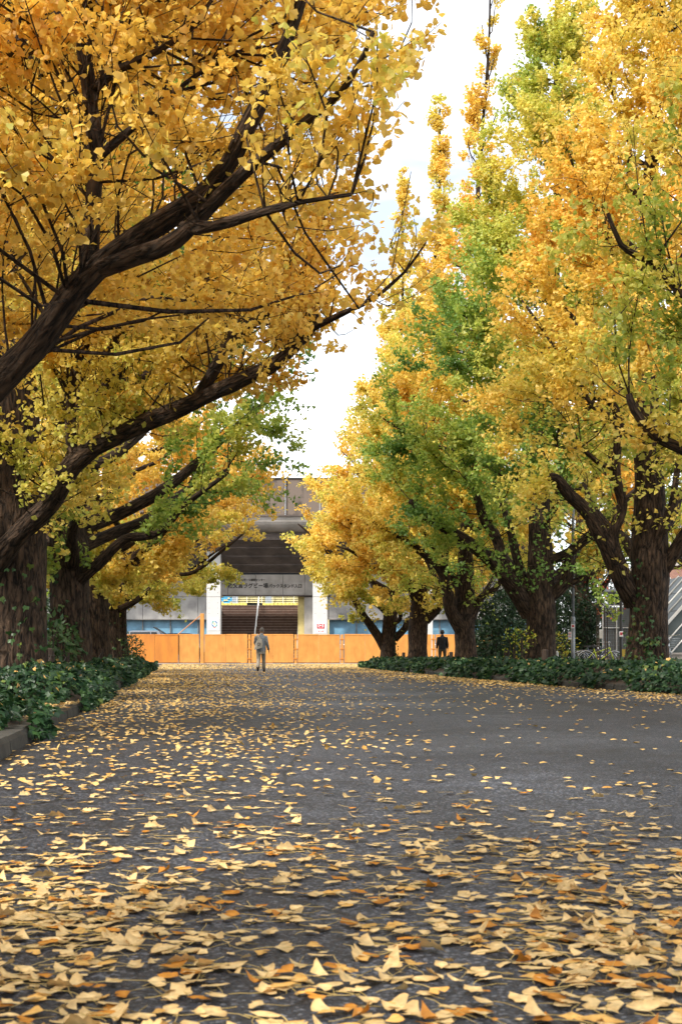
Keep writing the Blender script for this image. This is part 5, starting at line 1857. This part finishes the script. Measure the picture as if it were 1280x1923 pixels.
# pitched glazing: low edge on the left, rising to the right; bars run up the slope
x_lo, z_lo, x_hi, z_hi = ax(1205, GD), az_(1226, GD), ax(1345, GD), az_(1068, GD)
dpt = 7.0


def sl(t, y, off=0.0):
    return (x_lo + (x_hi - x_lo) * t - off * 0.75, GD + y, z_lo + (z_hi - z_lo) * t + off * 0.66)


nrow, ncol = 4, 5
for j in range(ncol):
    for i in range(nrow):
        a0, a1, b0, b1 = i / nrow + .004, (i + 1) / nrow - .004, j * dpt / ncol + .03, (j + 1) * dpt / ncol - .03
        m = MB()
        lo_, up_ = [sl(a0, b0), sl(a1, b0), sl(a1, b1), sl(a0, b1)], [sl(a0, b0, .03), sl(a1, b0, .03), sl(a1, b1, .03), sl(a0, b1, .03)]
        m.v = lo_ + up_
        m.f = [(3, 2, 1, 0), (4, 5, 6, 7), (0, 1, 5, 4), (1, 2, 6, 5), (2, 3, 7, 6), (3, 0, 4, 7)]
        m.build("pane", MATS["greyglass"], gr)
m = MB()
m.v = [sl(0, 0), sl(1, 0), (x_hi, GD, 0.1), (x_lo, GD, 0.1), sl(0, .05), sl(1, .05), (x_hi, GD + .05, 0.1), (x_lo, GD + .05, 0.1)]
m.f = [(0, 1, 2, 3), (7, 6, 5, 4), (0, 4, 5, 1), (2, 6, 7, 3), (1, 5, 6, 2), (3, 7, 4, 0)]
m.build("end_glass", MATS["greyglass"], gr)
for k in range(7):
    t = k / 6
    # white bars on the end face, parallel to the slope
    off = -0.62 * k
    p0 = Vector((x_lo + 0.0 - off * 0.9, GD - 0.03, z_lo + 0.0))
    p1 = Vector((x_hi, GD - 0.03, z_lo + (z_hi - z_lo) * ((x_hi - p0.x) / (x_hi - x_lo))))
    if p1.x > p0.x:
        MB().tube([p0, p1], 0.03, 6).build("glazing_bar", MATS["white_metal"], gr)
for j in range(ncol + 1):
    MB().tube([Vector(sl(-.01, j * dpt / ncol, .05)), Vector(sl(1.01, j * dpt / ncol, .05))], 0.04, 6).build("glazing_bar", MATS["white_metal"], gr)
MB().box(x_lo - .2, x_hi, GD - .1, GD + dpt, 0.1, z_lo - 0.02).build("base_wall", MATS["concrete_grey"], gr)
slab("gutter", MATS["concrete_grey"], 1195, 1360, 1225.5, 1229, GD - 0.18, 0.12, 0, gr)


# ------------------------------------------------------------------ bicycles
def bicycle(label, loc, rz, paint, basket=False):
    root = empty("bicycle", loc, label, "bicycle", "bicycles parked behind the ivy", rz=rz)

    def b(name, m, mat, parent=None): return m.build(name, mat, parent or root, world=False, smooth=True)

    rw = 0.33
    for x in (-0.53, 0.53):
        w = b("wheel", MB().tube([(x + rw * math.cos(a), 0, rw + rw * math.sin(a)) for a in np.linspace(0, 2 * math.pi, 28, endpoint=False)], 0.018, 6, closed=True), MATS["black_rubber"])
        b("rim", MB().tube([(x + (rw - .025) * math.cos(a), 0, rw + (rw - .025) * math.sin(a)) for a in np.linspace(0, 2 * math.pi, 28, endpoint=False)], 0.012, 5, closed=True), MATS["chrome"], w)
        m = MB()
        for k in range(14):
            a = 2 * math.pi * k / 14
            m.tube([(x, 0.012 * (-1) ** k, rw), (x + .31 * math.cos(a), 0, rw + .31 * math.sin(a))], 0.0022, 3, cap=False)
        b("spokes", m, MATS["chrome"], w)
        b("mudguard", MB().tube([(x + (rw + .035) * math.cos(a), 0, rw + (rw + .035) * math.sin(a)) for a in np.linspace(0.3, 2.7, 14)], 0.017, 5), MATS["chrome"], w)
    bb, seat, head, hd2 = (-0.08, 0, .29), (-0.24, 0, .78), (0.36, 0, .82), (0.39, 0, .68)
    m = MB().tube([bb, seat], 0.018, 8).tube([bb, hd2], 0.020, 8).tube([(-.2, 0, .62), head], 0.017, 8).tube([head, hd2], 0.02, 8)
    for s in (-.05, .05):
        m.tube([bb, (-0.53, s, rw)], 0.011, 6).tube([(-.215, 0, .70), (-0.53, s, rw)], 0.010, 6)
    b("frame", m, paint)
    m = MB()
    for s in (-.05, .05): m.tube([(0.395, 0, .67), (0.42, s, .6), (0.53, s, rw)], 0.012, 6)
    b("fork", m, paint)
    b("handlebar", MB().tube([(0.35, 0, .82), (0.33, 0, .98)], 0.014, 6).tube([(0.17, -.27, 1.02), (0.28, -.25, 1.03), (0.36, -.1, 1.0), (0.36, .1, 1.0), (0.28, .25, 1.03), (0.17, .27, 1.02)], 0.012, 6), MATS["chrome"])
    b("saddle", MB().prism([(-.36, -.08), (-.38, 0), (-.36, .08), (-.22, .05), (-.08, .018), (-.08, -.018), (-.22, -.05)], 'z', .84, .90), MATS["dark_steel"])
    b("seat_post", MB().tube([seat, (-.25, 0, .85)], 0.013, 6), MATS["chrome"])
    b("crank", MB().tube([(-.08, .06, .29), (0.05, .06, .2)], 0.01, 5).tube([(-.08, -.06, .29), (-.21, -.06, .38)], 0.01, 5).tube([(-.08 + .09 * math.cos(a), .045, .29 + .09 * math.sin(a)) for a in np.linspace(0, 6.283, 16, endpoint=False)], 0.008, 5, closed=True), MATS["dark_steel"])
    b("rear_rack", MB().tube([(-.30, -.06, .72), (-.72, -.06, .73), (-.72, .06, .73), (-.30, .06, .72)], 0.008, 5).tube([(-.66, .06, .72), (-.53, .06, rw)], 0.007, 5).tube([(-.66, -.06, .72), (-.53, -.06, rw)], 0.007, 5), MATS["chrome"])
    if basket:
        m = MB()
        for k in range(6):
            z = .72 + k * .045
            e = .02 + .012 * k
            m.tube([(.45 - e, -.15 - e, z), (.72 + e, -.15 - e, z), (.72 + e, .15 + e, z), (.45 - e, .15 + e, z)], 0.004, 4, closed=True)
        b("basket", m, MATS["chrome"])
    return root


bicycle("lime green bicycle parked behind the ivy between lamp post and black pole", (ax(1126, 47), 47.0, 0.12), math.radians(6), MATS["lime_paint"])
bicycle("dark bicycle with chrome mudguards just behind the lime one", (ax(1117, 48), 48.2, 0.12), math.radians(3), MATS["navy_paint"])
bicycle("silver bicycle with basket right of the ivied trunk", (ax(1262, 30), 30.5, 0.12), math.radians(70), MATS["chrome"], True)


# ------------------------------------------------------------------ people
def skin_mesh(name, nodes, edges, sub=2):
    me = bpy.data.meshes.new(name)
    keys = list(nodes)
    ix = {k: i for i, k in enumerate(keys)}
    me.from_pydata([nodes[k][0] for k in keys], [(ix[a], ix[b]) for a, b in edges], [])
    ob = bpy.data.objects.new(name, me)
    COL.objects.link(ob)
    md = ob.modifiers.new("skin", 'SKIN')
    md.use_smooth_shade = True
    md.branch_smoothing = 0.4
    sv = me.skin_vertices[0].data
    for i, k in enumerate(keys):
        r = nodes[k][1]
        sv[i].radius = r if isinstance(r, tuple) else (r, r)
        sv[i].use_root = (i == 0)
    s = ob.modifiers.new("sub", 'SUBSURF')
    s.levels = sub
    s.render_levels = sub
    bpy.context.view_layer.update()
    dg = bpy.context.evaluated_depsgraph_get()
    out = bpy.data.meshes.new_from_object(ob.evaluated_get(dg))
    bpy.data.objects.remove(ob)
    out.polygons.foreach_set("use_smooth", [True] * len(out.polygons))
    return out


def person(label, loc, J, mats, hair_long, bag=False, rz=0.0):
    """J: joint positions, figure looks towards +Y; mats: top, trousers, hair"""
    root = empty("person", loc, label, "person", rz=rz)
    V = Vector
    pel, che, nk, hd = V(J["pelvis"]), V(J["chest"]), V(J["neck"]), V(J["head"])
    body = {"pelvis": (pel, (.13, .10)), "waist": (pel.lerp(che, .45), (.12, .09)), "chest": (che, (.15, .10)), "neckb": (nk - V((0, 0, .05)), (.07, .06)), "neck": (nk, .052),
            "jaw": (hd + V((0, .01, -.07)), (.065, .075)), "head": (hd, (.078, .095)), "crown": (hd + V((0, -.005, .075)), (.06, .07))}
    ed = [("pelvis", "waist"), ("waist", "chest"), ("chest", "neckb"), ("neckb", "neck"), ("neck", "jaw"), ("jaw", "head"), ("head", "crown")]
    top = {"w0": (pel + V((0, 0, -.09)), (.165, .13)), "w1": (pel.lerp(che, .5), (.165, .125)), "c": (che, (.175, .13)), "n": (nk + V((0, 0, -.055)), (.085, .075)), "n2": (nk + V((0, 0, -.005)), (.066, .066))}
    te = [("w0", "w1"), ("w1", "c"), ("c", "n"), ("n", "n2")]
    tro = {"p": (pel + V((0, 0, .02)), (.15, .115)), "p2": (pel + V((0, 0, -.07)), (.15, .115))}
    tre = [("p", "p2")]
    shoes = []
    for s, sd in ((-1, "l"), (1, "r")):
        sh, el, wr = V(J["sh_" + sd]), V(J["el_" + sd]), V(J["wr_" + sd])
        body.update({"sh" + sd: (sh, .055), "el" + sd: (el, .040), "wr" + sd: (wr, (.028, .022)), "pm" + sd: (wr + (wr - el).normalized() * .07, (.038, .016))})
        ed += [("chest", "sh" + sd), ("sh" + sd, "el" + sd), ("el" + sd, "wr" + sd), ("wr" + sd, "pm" + sd)]
        hd_dir = (wr - el).normalized()
        pm = wr + hd_dir * .07
        for f in range(4):
            lat = (f - 1.5) * .018
            ln = (.062, .072, .068, .052)[f]
            k0, k1, k2 = f"f{f}a" + sd, f"f{f}b" + sd, f"f{f}c" + sd
            q0 = pm + V((0, lat, 0)) + hd_dir * .022
            q1 = q0 + hd_dir * ln * .55 + V((-s * .010, 0, 0))
            q2 = q1 + hd_dir * ln * .4 + V((-s * .022, 0, 0))
            body.update({k0: (q0, .010), k1: (q1, .009), k2: (q2, .0075)})
            ed += [("pm" + sd, k0), (k0, k1), (k1, k2)]
        t0 = wr + hd_dir * .04 + V((0, .034, 0))
        t1 = t0 + hd_dir * .04 + V((-s * .01, .014, 0))
        body.update({"t0" + sd: (t0, .011), "t1" + sd: (t1, .009)})
        ed += [("pm" + sd, "t0" + sd), ("t0" + sd, "t1" + sd)]
        top.update({"s" + sd: (sh, (.078, .075)), "m" + sd: (sh.lerp(el, .5), (.070, .066)), "e" + sd: (el, (.060, .058)), "h" + sd: (wr + (el - wr) * .06, (.048, .045))})
        te += [("c", "s" + sd), ("s" + sd, "m" + sd), ("m" + sd, "e" + sd), ("e" + sd, "h" + sd)]
        hp, kn, an, to = V(J["hip_" + sd]), V(J["kn_" + sd]), V(J["an_" + sd]), V(J["toe_" + sd])
        body.update({"hp" + sd: (hp, (.08, .085)), "kn" + sd: (kn, .055), "cf" + sd: (kn.lerp(an, .35), .052), "an" + sd: (an, .036), "to" + sd: (an.lerp(to, .8), (.036, .028))})
        ed += [("pelvis", "hp" + sd), ("hp" + sd, "kn" + sd), ("kn" + sd, "cf" + sd), ("cf" + sd, "an" + sd), ("an" + sd, "to" + sd)]
        tro.update({"h" + sd: (hp + V((0, 0, -.03)), (.098, .105)), "k" + sd: (kn, (.076, .080)), "c" + sd: (kn.lerp(an, .5), (.070, .074)), "a" + sd: (an + (kn - an) * .10, (.068, .072))})
        tre += [("p2", "h" + sd), ("h" + sd, "k" + sd), ("k" + sd, "c" + sd), ("c" + sd, "a" + sd)]
        shoes.append((an, to))
    bm_ = skin_mesh("body", body, ed)
    link("body", bm_, MATS["skin"], root)
    def loft(m, rings, seg=18):
        n0 = len(m.v)
        for (c, rx, ry) in rings:
            for k in range(seg):
                a = 2 * math.pi * k / seg
                wr = 1 + 0.03 * math.sin(3 * a + c[2] * 23) + 0.02 * math.sin(5 * a - c[2] * 41)
                m.v.append((c[0] + rx * wr * math.cos(a), c[1] + ry * wr * math.sin(a), c[2]))
        for i in range(len(rings) - 1):
            for k in range(seg):
                k2 = (k + 1) % seg
                m.f.append((n0 + i * seg + k, n0 + i * seg + k2, n0 + (i + 1) * seg + k2, n0 + (i + 1) * seg + k))
        m.f.append(tuple(n0 + (len(rings) - 1) * seg + k for k in range(seg)))
    jm = MB()
    lerp = lambda t: pel.lerp(che, t)
    loft(jm, [(pel + V((0, 0, -.10)), .178, .135), (pel + V((0, 0, -.04)), .19, .14), (lerp(.35), .183, .135), (lerp(.7), .198, .14), (che + V((0, 0, .02)), .213, .14), (che + V((0, .005, .10)), .212, .125),
              (che + V((0, .01, .155)), .175, .105), (nk + V((0, -.005, -.055)), .105, .085), (nk + V((0, 0, -.005)), .066, .068), (nk + V((0, 0, .03)), .064, .066)])
    for sd in ("l", "r"):
        sh, el, wr = V(J["sh_" + sd]), V(J["el_" + sd]), V(J["wr_" + sd])
        jm.tube([sh + V((0, 0, .02)), sh.lerp(el, .15), sh.lerp(el, .5), sh.lerp(el, .92), el.lerp(wr, .12), el.lerp(wr, .55), el.lerp(wr, .97)], [.07, .078, .068, .060, .060, .052, .047], 12)
    jo = jm.build("jacket", mats[0], root, world=False, smooth=True)
    tm_ = MB()
    loft(tm_, [(pel + V((0, 0, -.19)), .16, .12), (pel + V((0, 0, -.13)), .175, .132), (pel + V((0, 0, -.03)), .172, .128), (pel + V((0, 0, .05)), .16, .12)])
    for sd in ("l", "r"):
        hp, kn, an = V(J["hip_" + sd]), V(J["kn_" + sd]), V(J["an_" + sd])
        tm_.tube([hp + V((0, 0, .03)), hp.lerp(kn, .2), hp.lerp(kn, .6), hp.lerp(kn, .95), kn.lerp(an, .1), kn.lerp(an, .5), kn.lerp(an, .93)], [.09, .094, .082, .072, .07, .067, .066], 12)
    tm_.build("trousers", mats[1], root, world=False, smooth=True)
    for an, to in shoes:
        d = to - an
        heel = an - d * 0.35 + V((0, 0, -.03))
        sh = skin_mesh("shoe", {"a": (an + V((0, 0, -.02)), (.048, .045)), "h": (heel, (.040, .038)), "m": (an.lerp(to, .55) + V((0, 0, -.012)), (.048, .036)), "t": (to, (.042, .028))}, [("h", "a"), ("a", "m"), ("m", "t")], 1)
        link("shoe", sh, MATS["dark_shoe"], root)
    # hair: cap over the back and top of the head
    m = MB()
    seg, rings = 16, 10
    ex = .010 if not hair_long else .022
    for i in range(rings + 1):
        ph = math.pi * (0.70 if hair_long else 0.62) * i / rings
        for k in range(seg):
            a = 2 * math.pi * k / seg
            fr = math.sin(a)
            cut = 0.55 if fr > 0.3 else 1.0
            p2 = ph * cut
            m.v.append((hd.x + (.078 + ex) * math.sin(p2) * math.cos(a), hd.y - .004 + (.096 + ex) * math.sin(p2) * math.sin(a), hd.z + .02 + (.105 + ex) * math.cos(p2)))
    for i in range(rings):
        for k in range(seg):
            k2 = (k + 1) % seg
            m.f.append((i * seg + k, (i + 1) * seg + k, (i + 1) * seg + k2, i * seg + k2))
    m.build("hair", mats[2], root, world=False, smooth=True)
    m = MB()
    for s in (-1, 1):
        m.ball((hd.x + s * .082, hd.y + .0, hd.z - .01), .012, .022, .034, 8, 6)
    m.build("ears", MATS["skin"], root, world=False, smooth=True)
    m = MB().ball((hd.x, hd.y + .098, hd.z - .02), .014, .018, .024, 8, 6)
    m.build("nose", MATS["skin"], root, world=False, smooth=True)
    m = MB()
    for s in (-1, 1): m.ball((hd.x + s * .032, hd.y + .086, hd.z + .008), .013, .008, .008, 8, 6)
    m.build("eyes", MATS["letter_black"], root, world=False, smooth=True)
    return root


md = 48.7
man_l = (ax(490, md), md, 0.0)
J = dict(pelvis=(0, 0, .90), chest=(0.0, .03, 1.24), neck=(.015, .06, 1.47), head=(.03, .10, 1.595),
         sh_l=(-.165, .02, 1.36), el_l=(-.23, .07, 1.11), wr_l=(-.12, .26, 1.06), sh_r=(.165, .04, 1.36), el_r=(.235, -.02, 1.10), wr_r=(.285, .08, .87),
         hip_l=(-.09, 0, .86), kn_l=(-.095, .02, .49), an_l=(-.10, -.30, .19), toe_l=(-.10, -.26, .05), hip_r=(.09, 0, .86), kn_r=(.095, .16, .49), an_r=(.10, .20, .09), toe_r=(.105, .35, .035))
pr = person("grey haired person in denim jacket and khaki trousers walking away with a tote bag", man_l, J, (MATS["denim_grey"], MATS["khaki_cloth"], MATS["grey_hair"]), False)
# tote bag: hangs from the left shoulder across the back
tb = empty("tote_bag", (man_l[0] - .09, man_l[1] - .17, 0.9), "cream canvas tote bag with a dark print on the walking person's back", "bag")
m = MB()
outl = [(-.19, .86), (.12, .95), (.14, 1.10), (.10, 1.28), (-.02, 1.30), (-.14, 1.12)]
front = [(x + man_l[0] - .06, man_l[1] - .225, z) for x, z in outl]
backf = [(x + man_l[0] - .06, man_l[1] - .145, z) for x, z in outl]
cpt = (man_l[0] - .07, man_l[1] - .262, 1.08)
n = len(outl)
m.v = front + backf + [cpt]
m.f = [(i, (i + 1) % n, 2 * n) for i in range(n)] + [(i, n + i, n + (i + 1) % n, (i + 1) % n) for i in range(n)] + [tuple(range(2 * n - 1, n - 1, -1))]
m.build("bag_body", MATS["canvas_bag"], tb)
m = MB().tube([(man_l[0] - .065 + .055 * math.cos(a), man_l[1] - .268, 1.08 + .05 * math.sin(a)) for a in np.linspace(0, 6.283, 16, endpoint=False)], .012, 6, closed=True)
m.build("round_print", MATS["bag_print"], tb)
MB().tube([(man_l[0] - .02, man_l[1] - .19, 1.28), (man_l[0] - .09, man_l[1] - .15, 1.40), (man_l[0] - .13, man_l[1] - .01, 1.468), (man_l[0] - .13, man_l[1] + .12, 1.36)], .014, 6).build("strap", MATS["canvas_bag"], tb)
MB().tube([(man_l[0] - .10, man_l[1] - .18, 1.24), (man_l[0] - .13, man_l[1] - .15, 1.38), (man_l[0] - .155, man_l[1] - .01, 1.465), (man_l[0] - .15, man_l[1] + .12, 1.34)], .014, 6).build("strap", MATS["canvas_bag"], tb)
md = 60.0
J2 = dict(pelvis=(0, 0, .92), chest=(0, .01, 1.25), neck=(0, .02, 1.47), head=(.0, .04, 1.60),
          sh_l=(-.175, .0, 1.37), el_l=(-.235, -.02, 1.10), wr_l=(-.25, .06, .87), sh_r=(.175, .0, 1.37), el_r=(.23, -.02, 1.10), wr_r=(.255, .05, .86),
          hip_l=(-.10, 0, .87), kn_l=(-.12, .02, .48), an_l=(-.13, -.02, .09), toe_l=(-.15, .13, .035), hip_r=(.10, 0, .87), kn_r=(.12, .02, .48), an_r=(.14, -.02, .09), toe_r=(.17, .13, .035))
person("black haired person in dark jacket standing between trunks before the orange panels", (ax(830, md), md, 0.12), J2, (MATS["dark_jacket"], MATS["olive_trousers"], MATS["black_hair"]), True)
bagx = (ax(830, md) + .29, md + .07)
tb = empty("hand_bag", (bagx[0], bagx[1], .6), "small dark bag held by the black haired standing person", "bag")
MB().box(bagx[0] - .05, bagx[0] + .05, bagx[1] - .12, bagx[1] + .12, .42, .66, .02).build("bag_body", MATS["dark_jacket"], tb)
MB().tube([(bagx[0], bagx[1] - .08, .65), (bagx[0] - .03, bagx[1] - .03, .80), (bagx[0] - .03, bagx[1] + .03, .80), (bagx[0], bagx[1] + .08, .65)], .008, 5).build("handle", MATS["dark_jacket"], tb)

tot = sum(len(m.loops) - 2 * len(m.polygons) for m in bpy.data.meshes)
print("TRIANGLES", tot, "OBJECTS", len(bpy.data.objects))
